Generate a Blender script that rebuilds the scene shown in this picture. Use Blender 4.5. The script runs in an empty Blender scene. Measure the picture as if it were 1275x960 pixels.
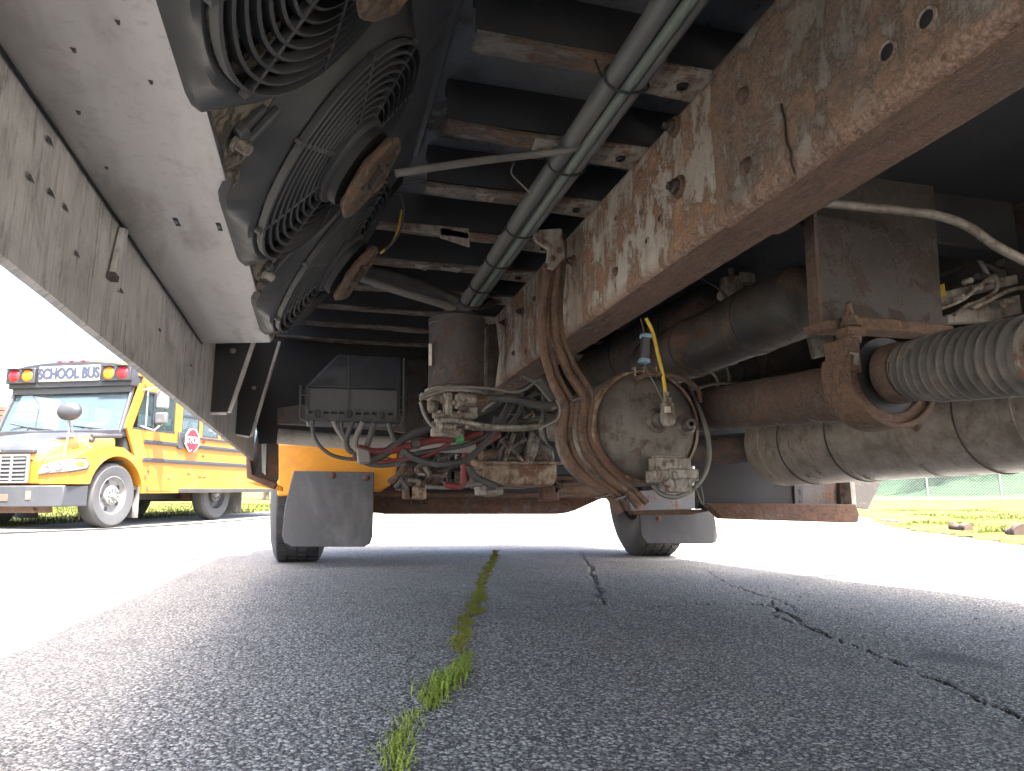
import bpy, math, random
import numpy as np
from mathutils import Vector, Matrix, noise
random.seed(7)
PI = math.pi
S = bpy.context.scene
C = S.collection
# ------------------------------------------------------------------ camera
FPX, CX, CY, CAM_H = 884., 637.5, 480., .26
YAW, PITCH = math.radians(15.1), math.radians(10.13)
cd = bpy.data.cameras.new('camera'); cam = bpy.data.objects.new('camera', cd); C.objects.link(cam)
cam.location = (0, 0, CAM_H); cam.rotation_euler = (PI/2+PITCH, 0, -YAW)
cd.sensor_width = 36; cd.lens = 36*FPX/1275; cd.clip_start = .02; cd.clip_end = 2000
S.camera = cam
# ------------------------------------------------------------------ light
SUN = Vector((.10, -.50, 1.)).normalized()
w = bpy.data.worlds.new('World'); S.world = w; w.use_nodes = True
nt = w.node_tree; bg = nt.nodes['Background']; sky = nt.nodes.new('ShaderNodeTexSky')
sky.sky_type = 'NISHITA'; sky.sun_disc = False
sky.sun_elevation = math.asin(SUN.z); sky.sun_rotation = math.atan2(SUN.x, SUN.y)
sky.air_density = .7; sky.dust_density = 6.; sky.ozone_density = 1.
bg.inputs['Strength'].default_value = .10
nt.links.new(sky.outputs[0], bg.inputs['Color'])
sl = bpy.data.lights.new('sun', 'SUN'); sl.energy = 3.3; sl.angle = math.radians(.6); sl.color = (1, .97, .92)
so = bpy.data.objects.new('sun', sl); C.objects.link(so); so.rotation_euler = SUN.to_track_quat('Z', 'Y').to_euler()
S.view_settings.view_transform = 'Standard'; S.view_settings.look = 'None'
S.view_settings.gamma = 1; S.view_settings.exposure = 3.8
S.cycles.max_bounces = 10; S.cycles.diffuse_bounces = 8; S.cycles.glossy_bounces = 4
S.cycles.transparent_max_bounces = 16; S.cycles.use_denoising = True
S.cycles.sample_clamp_indirect = 6

# ------------------------------------------------------------------ measuring
def ray(u, v):
    a = (u-CX)/FPX; b = (CY-v)/FPX
    cp, sp, cy, sy = math.cos(PITCH), math.sin(PITCH), math.cos(YAW), math.sin(YAW)
    fh = cp-b*sp
    return Vector((fh*sy+a*cy, fh*cy-a*sy, sp+b*cp))
def at(u, v, Y=None, X=None, Z=None, D=None):
    """the place in the world seen at pixel (u,v) of the photograph, on a known plane"""
    r = ray(u, v)
    s = D if D else X/r.x if X is not None else Y/r.y if Y is not None else (Z-CAM_H)/r.z
    return Vector((r.x*s, r.y*s, CAM_H+r.z*s))

# ------------------------------------------------------------------ materials
class NT:
    def __init__(s, name):
        s.m = bpy.data.materials.new(name); s.m.use_nodes = True; s.t = s.m.node_tree
        s.b = s.t.nodes['Principled BSDF']; s.tc = s.t.nodes.new('ShaderNodeTexCoord').outputs['Object']
    def n(s, typ, **kw):
        x = s.t.nodes.new('ShaderNode'+typ)
        for k, v in kw.items(): setattr(x, k, v)
        return x
    def l(s, a, b): s.t.links.new(a, b)
    def vec(s, sc=(1, 1, 1), rot=(0, 0, 0)):
        m = s.n('Mapping'); s.l(s.tc, m.inputs[0]); m.inputs['Scale'].default_value = sc; m.inputs['Rotation'].default_value = rot
        return m.outputs[0]
    def noise(s, scale, detail=6, rough=.6, sc=(1, 1, 1), dist=0, rot=(0, 0, 0)):
        x = s.n('TexNoise'); s.l(s.vec(sc, rot), x.inputs['Vector'])
        x.inputs['Scale'].default_value = scale; x.inputs['Detail'].default_value = detail
        x.inputs['Roughness'].default_value = rough; x.inputs['Distortion'].default_value = dist
        return x.outputs['Fac']
    def voro(s, scale, feature='F1', out='Distance', sc=(1, 1, 1), rnd=1):
        x = s.n('TexVoronoi'); x.feature = feature; s.l(s.vec(sc), x.inputs['Vector']); x.inputs['Scale'].default_value = scale
        x.inputs['Randomness'].default_value = rnd
        return x.outputs[out]
    def ramp(s, f, p0, p1, v0=0., v1=1.):
        x = s.n('MapRange'); x.interpolation_type = 'SMOOTHSTEP'; s.l(f, x.inputs['Value'])
        for i, v in enumerate((p0, p1, v0, v1)): x.inputs[i+1].default_value = v
        return x.outputs[0]
    def mix(s, f, a, b, blend='MIX'):
        x = s.n('Mix'); x.data_type = 'RGBA'; x.blend_type = blend
        for sock, v in ((x.inputs[0], f), (x.inputs[6], a), (x.inputs[7], b)):
            if isinstance(v, (int, float)): sock.default_value = v
            elif isinstance(v, tuple): sock.default_value = (*v[:3], 1)
            else: s.l(v, sock)
        return x.outputs[2]
    def math(s, op, a, b=0.):
        x = s.n('Math'); x.operation = op
        for sock, v in ((x.inputs[0], a), (x.inputs[1], b)):
            if isinstance(v, (int, float)): sock.default_value = v
            else: s.l(v, sock)
        return x.outputs[0]
    def bump(s, h, strength=.4, dist=.002, nrm=None):
        x = s.n('Bump'); x.inputs['Strength'].default_value = strength; x.inputs['Distance'].default_value = dist
        s.l(h, x.inputs['Height'])
        if nrm: s.l(nrm, x.inputs['Normal'])
        return x.outputs[0]
    def done(s, col, rough=.6, nrm=None, metal=0., **kw):
        for k, v in (('Base Color', col), ('Roughness', rough), ('Metallic', metal), *kw.items()):
            i = s.b.inputs[k]
            if isinstance(v, tuple): i.default_value = (*v[:3], 1)
            elif isinstance(v, (int, float)): i.default_value = v
            else: s.l(v, i)
        if nrm: s.l(nrm, s.b.inputs['Normal'])
        return s.m
M = {}
def rusty(name, paint, rust=(.17, .075, .035), rust2=(.07, .035, .022), amount=.5, scale=9, sc=(1, 1, 1), rot=(0, 0, 0),
          rough=.75, metal=0., grain=.35, dirt=(.16, .13, .105), dirt_amt=.45, b=.5, streak=.35, chips=0., lip=0.):
    g = NT(name)
    big = g.noise(scale, 9, .68, sc, .5, rot); med = g.noise(scale*4.3, 7, .7, sc, .4, rot); fine = g.noise(scale*26, 5, .75)
    drip = g.noise(scale*2.2, 6, .65, (sc[0]*2.2, sc[1]*2.2, sc[2]*.22), .2)
    f = g.math('ADD', g.math('ADD', big, g.math('MULTIPLY', med, .40)), g.math('MULTIPLY', drip, streak))
    c0_ = .90+.5*streak-.36*amount
    mk = g.ramp(f, c0_-.07, c0_+.06); halo = g.ramp(f, c0_-.17, c0_+.02, 0, .55)
    rc = g.mix(g.ramp(med, .32, .68), rust2, rust)
    rc = g.mix(g.ramp(fine, .45, .72), rc, tuple(min(1, c*1.7) for c in rust))
    rc = g.mix(g.ramp(g.noise(scale*9, 5, .7), .55, .7, 0, .7), rc, tuple(c*.5 for c in rust2))
    dk = g.mix(g.ramp(g.noise(scale*1.3, 6, .65), .40, .66, 0, dirt_amt), paint, dirt)
    dk = g.mix(g.ramp(drip, .5, .7, 0, .5), dk, tuple(c*.5 for c in dirt))
    dk = g.mix(halo, dk, tuple(.5*(a+b_) for a, b_ in zip(rust2, dirt)))
    col = g.mix(mk, dk, rc)
    if chips:
        cf = g.math('ADD', g.noise(scale*2.1, 8, .72, (1, 1, .6), .9), g.math('MULTIPLY', g.noise(scale*13, 4, .7), .22))
        col = g.mix(g.ramp(cf, .66, .70, 0, chips), col, tuple(c*1.1 for c in paint))
        col = g.mix(g.ramp(g.noise(scale*3.1, 7, .75, (1, 1, .7), 1.3), .60, .66, 0, chips), col, tuple(c*.55 for c in rust2))
        col = g.mix(g.ramp(g.noise(scale*1.6, 7, .7, (1, 1, .5), .7), .58, .64, 0, chips*.8), col, tuple(min(.6, c*1.45) for c in rust))
    grime = g.ramp(g.noise(scale*.55, 7, .7, (1, 1, 1), .8), .48, .68, 0, .55)
    col = g.mix(grime, col, tuple(c*.42 for c in dirt))
    col = g.mix(g.ramp(fine, .35, .75, 0, grain), col, tuple(c*.4 for c in paint))
    sp = g.ramp(g.noise(scale*55, 2, .5), .62, .72, 0, .5)
    col = g.mix(sp, col, tuple(min(.5, c*2.0) for c in dirt))
    if lip:                                             # lower corner highlight painted in as pale, worn pinkish rust
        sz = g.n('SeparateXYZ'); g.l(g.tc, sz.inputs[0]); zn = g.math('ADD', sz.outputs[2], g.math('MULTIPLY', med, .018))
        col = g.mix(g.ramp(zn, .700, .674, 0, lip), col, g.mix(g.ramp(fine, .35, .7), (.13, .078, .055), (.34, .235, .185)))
    h = g.math('ADD', g.math('MULTIPLY', mk, g.math('ADD', .25, med)), g.math('MULTIPLY', fine, .4))
    n = g.bump(h, b, .0035)
    M[name] = g.done(col, g.ramp(mk, 0, 1, max(.3, rough-.28), min(.95, rough+.15)), n, metal)
def plain(name, col, rough=.5, metal=0., dirt=(.16, .14, .12), amt=.4, scale=12, b=.15, spec=.5, sc=(1, 1, 1)):
    g = NT(name)
    d = g.ramp(g.noise(scale, 7, .65, sc, .4), .45, .72, 0, amt)
    f = g.noise(scale*16, 4, .7)
    c = g.mix(d, col, dirt); c = g.mix(g.ramp(f, .5, .75, 0, amt*.5), c, tuple(x*.6 for x in dirt))
    M[name] = g.done(c, g.ramp(d, 0, max(.01, amt), rough, min(1, rough+.25)), g.bump(f, b, .0015), metal, **{'Specular IOR Level': spec})
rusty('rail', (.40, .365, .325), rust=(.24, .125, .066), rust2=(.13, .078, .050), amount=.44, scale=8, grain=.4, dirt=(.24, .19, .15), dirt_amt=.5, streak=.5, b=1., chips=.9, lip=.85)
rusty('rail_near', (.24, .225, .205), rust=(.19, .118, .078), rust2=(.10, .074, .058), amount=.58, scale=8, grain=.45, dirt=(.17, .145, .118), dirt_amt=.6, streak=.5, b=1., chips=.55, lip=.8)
rusty('flange', (.17, .125, .095), rust=(.16, .092, .064), rust2=(.075, .046, .034), amount=.85, scale=9, sc=(2, .5, 1), grain=.5, b=1.)
rusty('pipe_rust', (.15, .10, .07), rust=(.17, .10, .065), rust2=(.075, .045, .032), amount=.8, scale=26, grain=.5, b=1., dirt=(.19, .14, .105))
rusty('axle_rust', (.07, .048, .038), rust=(.12, .058, .034), rust2=(.05, .028, .02), amount=.8, scale=8)
rusty('dark_steel', (.045, .047, .050), rust=(.15, .075, .045), rust2=(.07, .04, .03), amount=.35, scale=10, dirt=(.12, .10, .085), dirt_amt=.55)
rusty('tank_black', (.032, .036, .041), rust=(.14, .080, .052), rust2=(.06, .040, .030), amount=.40, scale=6, sc=(1, .7, 1.6), dirt=(.10, .083, .066), dirt_amt=.55, b=.8, chips=.5)
rusty('tank_end', (.145, .130, .113), rust=(.10, .062, .040), rust2=(.055, .040, .031), amount=.34, scale=14, dirt=(.10, .083, .067), dirt_amt=.7, streak=.15)
rusty('shaft', (.10, .072, .062), rust=(.115, .072, .054), rust2=(.05, .034, .027), amount=.75, scale=18, dirt=(.12, .092, .074), b=.7)
rusty('muffler', (.33, .29, .25), rust=(.15, .09, .06), rust2=(.08, .055, .042), amount=.14, scale=18, dirt=(.22, .175, .135), dirt_amt=.8, metal=.1, rough=.65, grain=.6, streak=.05)
rusty('cross_flange', (.24, .225, .205), rust=(.17, .10, .060), rust2=(.075, .055, .043), amount=.50, scale=13, sc=(.5, 1, 1), dirt=(.13, .11, .095), dirt_amt=.7, b=1.)
rusty('bracket_grey', (.30, .28, .25), rust=(.18, .09, .05), amount=.3, scale=18, dirt=(.17, .14, .11), dirt_amt=.6)
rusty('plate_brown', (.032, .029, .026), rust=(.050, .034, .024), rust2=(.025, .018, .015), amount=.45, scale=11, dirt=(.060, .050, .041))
rusty('motor_rust', (.14, .088, .055), rust=(.17, .098, .058), rust2=(.065, .042, .029), amount=.7, scale=24, b=1., chips=.5)
rusty('pan', (.36, .27, .19), rust=(.15, .068, .042), rust2=(.10, .05, .033), amount=.50, scale=9, dirt=(.26, .20, .14))
rusty('cast', (.25, .225, .19), rust=(.14, .08, .05), amount=.25, scale=22, dirt=(.13, .11, .09), dirt_amt=.7)
rusty('valve_grey', (.32, .30, .26), rust=(.13, .08, .052), amount=.30, scale=30, dirt=(.15, .125, .10), dirt_amt=.8)
rusty('filter_paint', (.045, .043, .043), rust=(.10, .055, .036), rust2=(.05, .034, .027), amount=.32, scale=30, dirt=(.085, .068, .056), dirt_amt=.7)
rusty('skirt', (.66, .63, .61), rust=(.36, .33, .315), rust2=(.24, .22, .21), amount=.20, scale=16, sc=(1, 2.2, .6), grain=.25, dirt=(.46, .43, .41), dirt_amt=.6, rough=.6, b=.2, streak=.5)
plain('alu_sheet', (.62, .60, .58), .42, .25, dirt=(.30, .26, .22), amt=.55, scale=5, b=.1, sc=(3, .8, 1))
plain('alu_edge', (.17, .18, .19), .4, .4, amt=.35)
rusty('foil', (.30, .25, .19), rust=(.08, .068, .055), rust2=(.04, .035, .032), amount=.45, scale=26, dirt=(.2, .155, .11), b=1.)
plain('plastic', (.040, .043, .047), .42, dirt=(.12, .115, .11), amt=.45, scale=9)
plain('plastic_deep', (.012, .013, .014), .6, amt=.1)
plain('plastic_grey', (.052, .054, .057), .5, dirt=(.11, .105, .095), amt=.45)
plain('rubber', (.028, .028, .029), .7, dirt=(.12, .11, .10), amt=.45, scale=8)
plain('flap', (.060, .060, .060), .65, dirt=(.20, .185, .165), amt=.7, scale=4, b=.4, sc=(1, 1, .5))
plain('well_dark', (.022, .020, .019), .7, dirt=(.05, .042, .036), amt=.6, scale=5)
plain('boot', (.085, .082, .076), .65, dirt=(.24, .21, .175), amt=.75, scale=14)
plain('tyre_wall', (.055, .055, .057), .75, dirt=(.17, .16, .145), amt=.55, scale=5, b=.2)
plain('tyre_grey', (.040, .041, .044), .85, dirt=(.07, .067, .063), amt=.5, scale=5, b=.2)
plain('hose', (.050, .050, .051), .6, dirt=(.13, .12, .10), amt=.6, scale=25)
plain('hose_light', (.14, .135, .125), .6, dirt=(.26, .23, .19), amt=.6, scale=25)
plain('conduit', (.10, .105, .105), .55, dirt=(.17, .16, .145), amt=.7, scale=14)
plain('conduit_green', (.12, .145, .13), .5, dirt=(.17, .165, .15), amt=.6, scale=14)
plain('red_hose', (.17, .022, .026), .6, dirt=(.11, .075, .062), amt=.75, scale=16)
plain('green_clamp', (.05, .28, .09), .5, amt=.2)
plain('white_pipe', (.30, .28, .265), .6, dirt=(.17, .14, .12), amt=.75, scale=7)
plain('bus_orange', (.60, .24, .012), .4, dirt=(.30, .14, .035), amt=.5, scale=5, b=.05)
plain('yellow_wire', (.62, .42, .035), .5, dirt=(.3, .22, .1), amt=.5, scale=40)
plain('blue_plastic', (.20, .33, .45), .5, amt=.3, scale=40)
rusty('floor_under', (.16, .175, .20), rust=(.10, .075, .06), rust2=(.05, .043, .04), amount=.28, scale=7, dirt=(.12, .12, .118), dirt_amt=.6, b=.6)
plain('black_web', (.030, .031, .034), .7, dirt=(.05, .048, .045), amt=.4, scale=9, b=.3)
plain('rim_steel', (.16, .16, .165), .5, .3, dirt=(.10, .075, .055), amt=.6, scale=14)
plain('bus_yellow', (.31, .122, .010), .4, dirt=(.20, .11, .045), amt=.4, scale=2.3, b=.03)
plain('bus_black', (.020, .021, .026), .45, dirt=(.05, .05, .05), amt=.35, scale=3, b=.03)
plain('bumper_grey', (.026, .028, .033), .5, dirt=(.05, .048, .046), amt=.5, scale=3, b=.05)
plain('chrome', (.18, .18, .185), .4, .5, dirt=(.11, .105, .10), amt=.4, scale=6, b=.03)
plain('lens_red', (.55, .012, .02), .2, amt=.05); plain('lens_amber', (.85, .22, .01), .2, amt=.05)
plain('lens_clear', (.16, .16, .17), .15, .2, dirt=(.10, .09, .07), amt=.4, scale=10)
plain('sign_cream', (.33, .34, .24), .5, amt=.05); plain('ink', (.02, .025, .05), .6, amt=.05)
plain('stop_red', (.40, .006, .015), .4, amt=.1); plain('stop_white', (.5, .5, .5), .4, amt=.05)
plain('seat_green', (.05, .065, .07), .7, amt=.1)
plain('galvanised', (.22, .225, .23), .5, .3, amt=.2)
plain('roof_brown', (.055, .034, .024), .8, dirt=(.09, .06, .045), amt=.5, scale=1, sc=(.3, .3, 3)); plain('wood_brown', (.06, .036, .024), .8, amt=.2, scale=2, dirt=(.09, .07, .05))
plain('log', (.05, .030, .022), .9, dirt=(.10, .065, .045), amt=.6, scale=14, b=.8)
plain('paper_tag', (.50, .46, .38), .6, amt=.5, scale=60)
g = NT('glass'); M['glass'] = g.done((.07, .10, .115), .04, None, 0., **{'Alpha': .5, 'Specular IOR Level': .3})
g = NT('glass_tint'); M['glass_tint'] = g.done((.03, .05, .05), .05, None, 0., **{'Alpha': .5, 'Specular IOR Level': .3})
# asphalt: stones of mixed greys set in dark binder
def asphalt():
    g = NT('asphalt')
    v1 = g.n('TexVoronoi'); g.l(g.vec(), v1.inputs['Vector']); v1.inputs['Scale'].default_value = 145
    v2 = g.n('TexVoronoi'); g.l(g.vec(), v2.inputs['Vector']); v2.inputs['Scale'].default_value = 300
    sep = g.n('SeparateColor'); g.l(v1.outputs['Color'], sep.inputs[0])
    sep2 = g.n('SeparateColor'); g.l(v2.outputs['Color'], sep2.inputs[0])
    st = g.mix(g.ramp(sep.outputs[0], .15, 1.), (.20, .190, .165), (.52, .50, .44))
    st = g.mix(g.ramp(sep.outputs[1], .90, .97, 0, .8), st, (.40, .36, .30))
    st2 = g.mix(g.ramp(sep2.outputs[0], .3, 1.), (.14, .134, .118), (.42, .40, .355))
    e1 = g.ramp(v1.outputs['Distance'], .30, .55); e2 = g.ramp(v2.outputs['Distance'], .35, .6)
    c2 = g.mix(e2, st2, (.06, .057, .052))
    col = g.mix(e1, st, c2)
    big = g.noise(1.1, 5, .6, (1, 1, 1), .5); mid = g.noise(7, 6, .65)
    col = g.mix(g.ramp(big, .35, .66, 0, .45), col, g.mix(1., col, (1.3, 1.29, 1.27), 'MULTIPLY'))
    col = g.mix(g.ramp(mid, .55, .75, 0, .35), col, (.095, .095, .095))
    col = g.mix(g.ramp(g.noise(2.3, 4, .6), .56, .72, 0, .3), col, (.17, .15, .13))
    col = g.mix(g.ramp(g.noise(1.9, 7, .75, (1, 1, 1), 1.2), .60, .70, 0, .45), col, (.07, .068, .064))
    vd = g.math('ADD', g.voro(1.7, sc=(1, .6, 1)), g.math('MULTIPLY', g.noise(11, 4, .7), .10))
    col = g.mix(g.ramp(vd, .17, .09, 0, .6), col, (.035, .033, .032))           # oil drips
    col = g.mix(g.ramp(g.voro(4.3), .075, .03, 0, .6), col, (.04, .037, .034))
    col = g.mix(g.ramp(g.noise(.9, 6, .6, (2.2, .35, 1)), .50, .66, 0, .30), col, (.30, .29, .265))  # worn wheel lanes
    h = g.math('ADD', g.math('MULTIPLY', g.math('SUBTRACT', 1., v1.outputs['Distance']), g.math('ADD', .5, sep.outputs[2])),
               g.math('MULTIPLY', g.math('SUBTRACT', 1., v2.outputs['Distance']), .45))
    n = g.bump(h, .85, .0035); n = g.bump(mid, .4, .01, n)
    M['asphalt'] = g.done(col, g.ramp(sep.outputs[0], 0, 1, .7, .95), n, 0., **{'Specular IOR Level': .3})
asphalt()
def grassmat(name, a, b, c):
    g = NT(name)
    col = g.mix(g.ramp(g.noise(.9, 6, .7), .35, .65), a, b); col = g.mix(g.ramp(g.noise(6, 6, .7), .5, .72), col, c)
    M[name] = g.done(col, .9, g.bump(g.noise(40, 4, .8), 1., .04), 0., **{'Specular IOR Level': .1})
grassmat('grass_ground', (.07, .085, .018), (.13, .115, .035), (.21, .17, .09))
grassmat('grass_blade', (.05, .075, .012), (.09, .105, .02), (.16, .135, .055))
grassmat('moss', (.25, .28, .045), (.38, .37, .09), (.32, .25, .11))
grassmat('crack_blade', (.26, .38, .05), (.42, .50, .11), (.52, .52, .24))
grassmat('leaf_dark', (.020, .040, .020), (.032, .055, .026), (.028, .045, .025)); grassmat('leaf_mid', (.05, .09, .02), (.09, .14, .03), (.07, .10, .04))
g = NT('mesh_wire'); M['mesh_wire'] = g.done((.16, .18, .19), .5, None, .2)
plain('bark', (.09, .065, .045), .9, amt=.4, scale=6)

# ------------------------------------------------------------------ mesh building
class MB:
    def __init__(s): s.v = []; s.f = []; s.M = Matrix.Identity(4)
    def xf(s, m): s.M = m; return s
    def frame(s, c, ex, ey, ez):
        m = Matrix.Identity(4)
        for i, e in enumerate((ex, ey, ez)):
            for k in range(3): m[k][i] = e[k]
        for k in range(3): m[k][3] = c[k]
        s.M = m; return s
    def add(s, vs, fs):
        o = len(s.v); s.v += [tuple(s.M @ Vector(p)) for p in vs]; s.f += [tuple(i+o for i in f) for f in fs]; return s
    def box(s, a, b):
        (x0, y0, z0), (x1, y1, z1) = [min(p, q) for p, q in zip(a, b)], [max(p, q) for p, q in zip(a, b)]
        return s.add([(x0, y0, z0), (x1, y0, z0), (x1, y1, z0), (x0, y1, z0), (x0, y0, z1), (x1, y0, z1), (x1, y1, z1), (x0, y1, z1)],
                     [(3, 2, 1, 0), (4, 5, 6, 7), (0, 1, 5, 4), (1, 2, 6, 5), (2, 3, 7, 6), (3, 0, 4, 7)])
    def prism(s, poly, d, axis='y', o=0.):
        """poly of (p,q); axis y: (x,z) pulled from y=o to o+d; axis x: (y,z); axis z: (x,y)"""
        n = len(poly)
        def P(p, t): return (p[0], t, p[1]) if axis == 'y' else (t, p[0], p[1]) if axis == 'x' else (p[0], p[1], t)
        return s.add([P(p, o) for p in poly]+[P(p, o+d) for p in poly],
                     [tuple(range(n)), tuple(range(2*n-1, n-1, -1))]+[(i, i+n, (i+1) % n+n, (i+1) % n) for i in range(n)])
    def slab(s, pts, nrm):
        n = len(pts); nrm = Vector(nrm)
        return s.add([tuple(p) for p in pts]+[tuple(Vector(p)+nrm) for p in pts],
                     [tuple(range(n)), tuple(range(2*n-1, n-1, -1))]+[(i, i+n, (i+1) % n+n, (i+1) % n) for i in range(n)])
    def tube(s, pts, r, n=8, cap=True):
        pts = [Vector(p) for p in pts]; k = len(pts); rs = r if isinstance(r, (list, tuple)) else [r]*k
        vs = []; fs = []; up = None
        for i, p in enumerate(pts):
            t = (pts[min(i+1, k-1)]-pts[max(i-1, 0)])
            if t.length < 1e-9: t = Vector((0, 0, 1))
            t.normalize()
            if up is None: up = t.orthogonal().normalized()
            up = (up-t*up.dot(t))
            if up.length < 1e-6: up = t.orthogonal()
            up.normalize(); sd = t.cross(up)
            for j in range(n):
                a = 2*PI*j/n; vs.append(p+(up*math.cos(a)+sd*math.sin(a))*rs[i])
        for i in range(k-1):
            for j in range(n): fs.append((i*n+j, i*n+(j+1) % n, (i+1)*n+(j+1) % n, (i+1)*n+j))
        if cap: fs += [tuple(range(n-1, -1, -1)), tuple((k-1)*n+j for j in range(n))]
        return s.add(vs, fs)
    def lathe(s, prof, c=(0, 0, 0), ax=(0, 0, 1), n=32, a0=0., a1=2*PI):
        """prof of (radius, height along ax)"""
        ax = Vector(ax).normalized(); u = ax.orthogonal().normalized()
        if abs(ax.y) > .9: u = Vector((1, 0, 0))
        w_ = ax.cross(u); c = Vector(c); full = abs(a1-a0-2*PI) < 1e-6; m = n if full else n+1
        vs = []; fs = []
        for r, h in prof:
            for j in range(m):
                a = a0+(a1-a0)*j/n; vs.append(c+ax*h+(u*math.cos(a)+w_*math.sin(a))*r)
        for i in range(len(prof)-1):
            for j in range(n if full else n):
                j2 = (j+1) % m; fs.append((i*m+j, i*m+j2, (i+1)*m+j2, (i+1)*m+j))
        return s.add(vs, fs)
    def cyl(s, a, b, r, n=20, r2=None):
        a, b = Vector(a), Vector(b); h = (b-a).length; r2 = r if r2 is None else r2
        return s.lathe([(0.0001, 0), (r, 0), (r2, h), (0.0001, h)], a, b-a, n)
    def sphere(s, c, r, n=12):
        rr = r if isinstance(r, (tuple, list)) else (r, r, r)
        vs = []; fs = []; m = n//2
        for i in range(m+1):
            for j in range(n):
                t = PI*i/m; a = 2*PI*j/n
                vs.append((c[0]+rr[0]*math.sin(t)*math.cos(a), c[1]+rr[1]*math.sin(t)*math.sin(a), c[2]+rr[2]*math.cos(t)))
        for i in range(m):
            for j in range(n): fs.append((i*n+j, (i+1)*n+j, (i+1)*n+(j+1) % n, i*n+(j+1) % n))
        return s.add(vs, fs)
    def hexa(s, c, ax, r=.01, h=.008):
        return s.lathe([(.0001, 0), (r, 0), (r*.98, h*.8), (r*.8, h), (.0001, h)], c, ax, 6)
    def mesh(s, name, mat):
        me = bpy.data.meshes.new(name); me.from_pydata(s.v, [], s.f); me.materials.append(M[mat] if isinstance(mat, str) else mat)
        me.validate(); return me
    def build(s, name, mat, parent=None, bevel=0., smooth=40, label=None, kind=None, seg=2):
        me = s.mesh(name, mat)
        import bmesh
        bm = bmesh.new(); bm.from_mesh(me); bmesh.ops.remove_doubles(bm, verts=bm.verts, dist=1e-5)
        bmesh.ops.recalc_face_normals(bm, faces=bm.faces); bm.to_mesh(me); bm.free()
        if smooth: me.shade_smooth(); me.set_sharp_from_angle(angle=math.radians(smooth))
        o = bpy.data.objects.new(name, me); C.objects.link(o); place(o, parent)
        if bevel:
            b = o.modifiers.new('bevel', 'BEVEL'); b.width = bevel; b.segments = seg; b.limit_method = 'ANGLE'; b.angle_limit = math.radians(38)
            b.harden_normals = False
        if label: o['label'] = label
        if kind: o['kind'] = kind
        return o
def place(o, parent):
    if parent is not None:
        o.parent = parent
        if parent.type == 'EMPTY' and parent.get('world_children'): o.location = -Vector(parent['base'])
def thing(name, label, cat, loc=(0, 0, 0), rot=(0, 0, 0), group=None, world=False):
    o = bpy.data.objects.new(name, None); C.objects.link(o); o.location = loc; o.rotation_euler = rot
    o['label'] = label; o['category'] = cat
    if group: o['group'] = group
    if world: o['world_children'] = 1; o['base'] = loc
    return o
def tag(o, label, cat, group=None):
    o['label'] = label; o['category'] = cat
    if group: o['group'] = group
    return o
def smoothpath(pts, k=6):
    pts = [Vector(p) for p in pts]; out = []
    if len(pts) < 3: return pts
    P = [pts[0]*2-pts[1]]+pts+[pts[-1]*2-pts[-2]]
    for i in range(1, len(P)-2):
        for j in range(k):
            t = j/k; a, b, c, d = P[i-1:i+3]
            out.append(.5*((2*b)+(c-a)*t+(2*a-5*b+4*c-d)*t*t+(3*b-a-3*c+d)*t**3))
    out.append(pts[-1]); return out
def dup(root, parent=None):
    c = root.copy(); C.objects.link(c)
    if parent: c.parent = parent
    for ch in list(root.children): dup(ch, c)
    return c
def text(body, size, mat, parent, M4, extrude=.002, name='lettering', offset=.005, bold=0.):
    cu = bpy.data.curves.new(name, 'FONT'); cu.body = body; cu.size = size; cu.extrude = extrude; cu.align_x = 'CENTER'; cu.align_y = 'CENTER'
    cu.offset = offset; tmp = bpy.data.objects.new('tmp_text', cu); C.objects.link(tmp); bpy.context.view_layer.update()
    me = bpy.data.meshes.new_from_object(tmp.evaluated_get(bpy.context.evaluated_depsgraph_get())); bpy.data.objects.remove(tmp)
    if bold:
        v = [tuple(q.co) for q in me.vertices]; f = [tuple(p.vertices) for p in me.polygons]; n = len(v); V = []; Fc = []
        for k, (dx, dy) in enumerate(((0, 0), (bold, 0), (-bold, 0), (0, bold*.6), (0, -bold*.6))):
            V += [(x+dx, y+dy, z+.0004*k) for x, y, z in v]; Fc += [tuple(i+n*k for i in p) for p in f]
        me = bpy.data.meshes.new(name); me.from_pydata(V, [], Fc)
    me.materials.clear(); me.materials.append(M[mat]); o = bpy.data.objects.new(name, me); C.objects.link(o); o.parent = parent; o.matrix_local = M4
    return o

# ------------------------------------------------------------------ ground
BA = math.radians(24.)                                   # heading of the other bus
BD = Vector((math.sin(BA), math.cos(BA), 0)); BL = Vector((-math.cos(BA), math.sin(BA), 0))
BW = at(139, 657, D=11.); BW.z = 0                        # where its front wheel stands
def rise(x, y): r = math.hypot(x, y); return .031*max(0., r-11.)**1.0*(1-math.exp(-max(0., r-11)/3)) if r > 11 else 0.
E0 = at(0, 664, Z=0.); E0.z = 0; ED = BD.copy(); EN = Vector((-ED.y, ED.x, 0))
EO = BW-EN*.42
G0 = Vector((5.35, 4.45, 0)); GD = (Vector((10.25, 11.7, 0))-G0).normalized(); GN = Vector((GD.y, -GD.x, 0))
def left_in(x, y): return (Vector((x, y, 0))-EO).dot(EN)
def right_in(x, y): return (Vector((x, y, 0))-G0).dot(GN)
def path_z0(px): return [at(u, v, Z=0.) for u, v in px]
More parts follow.
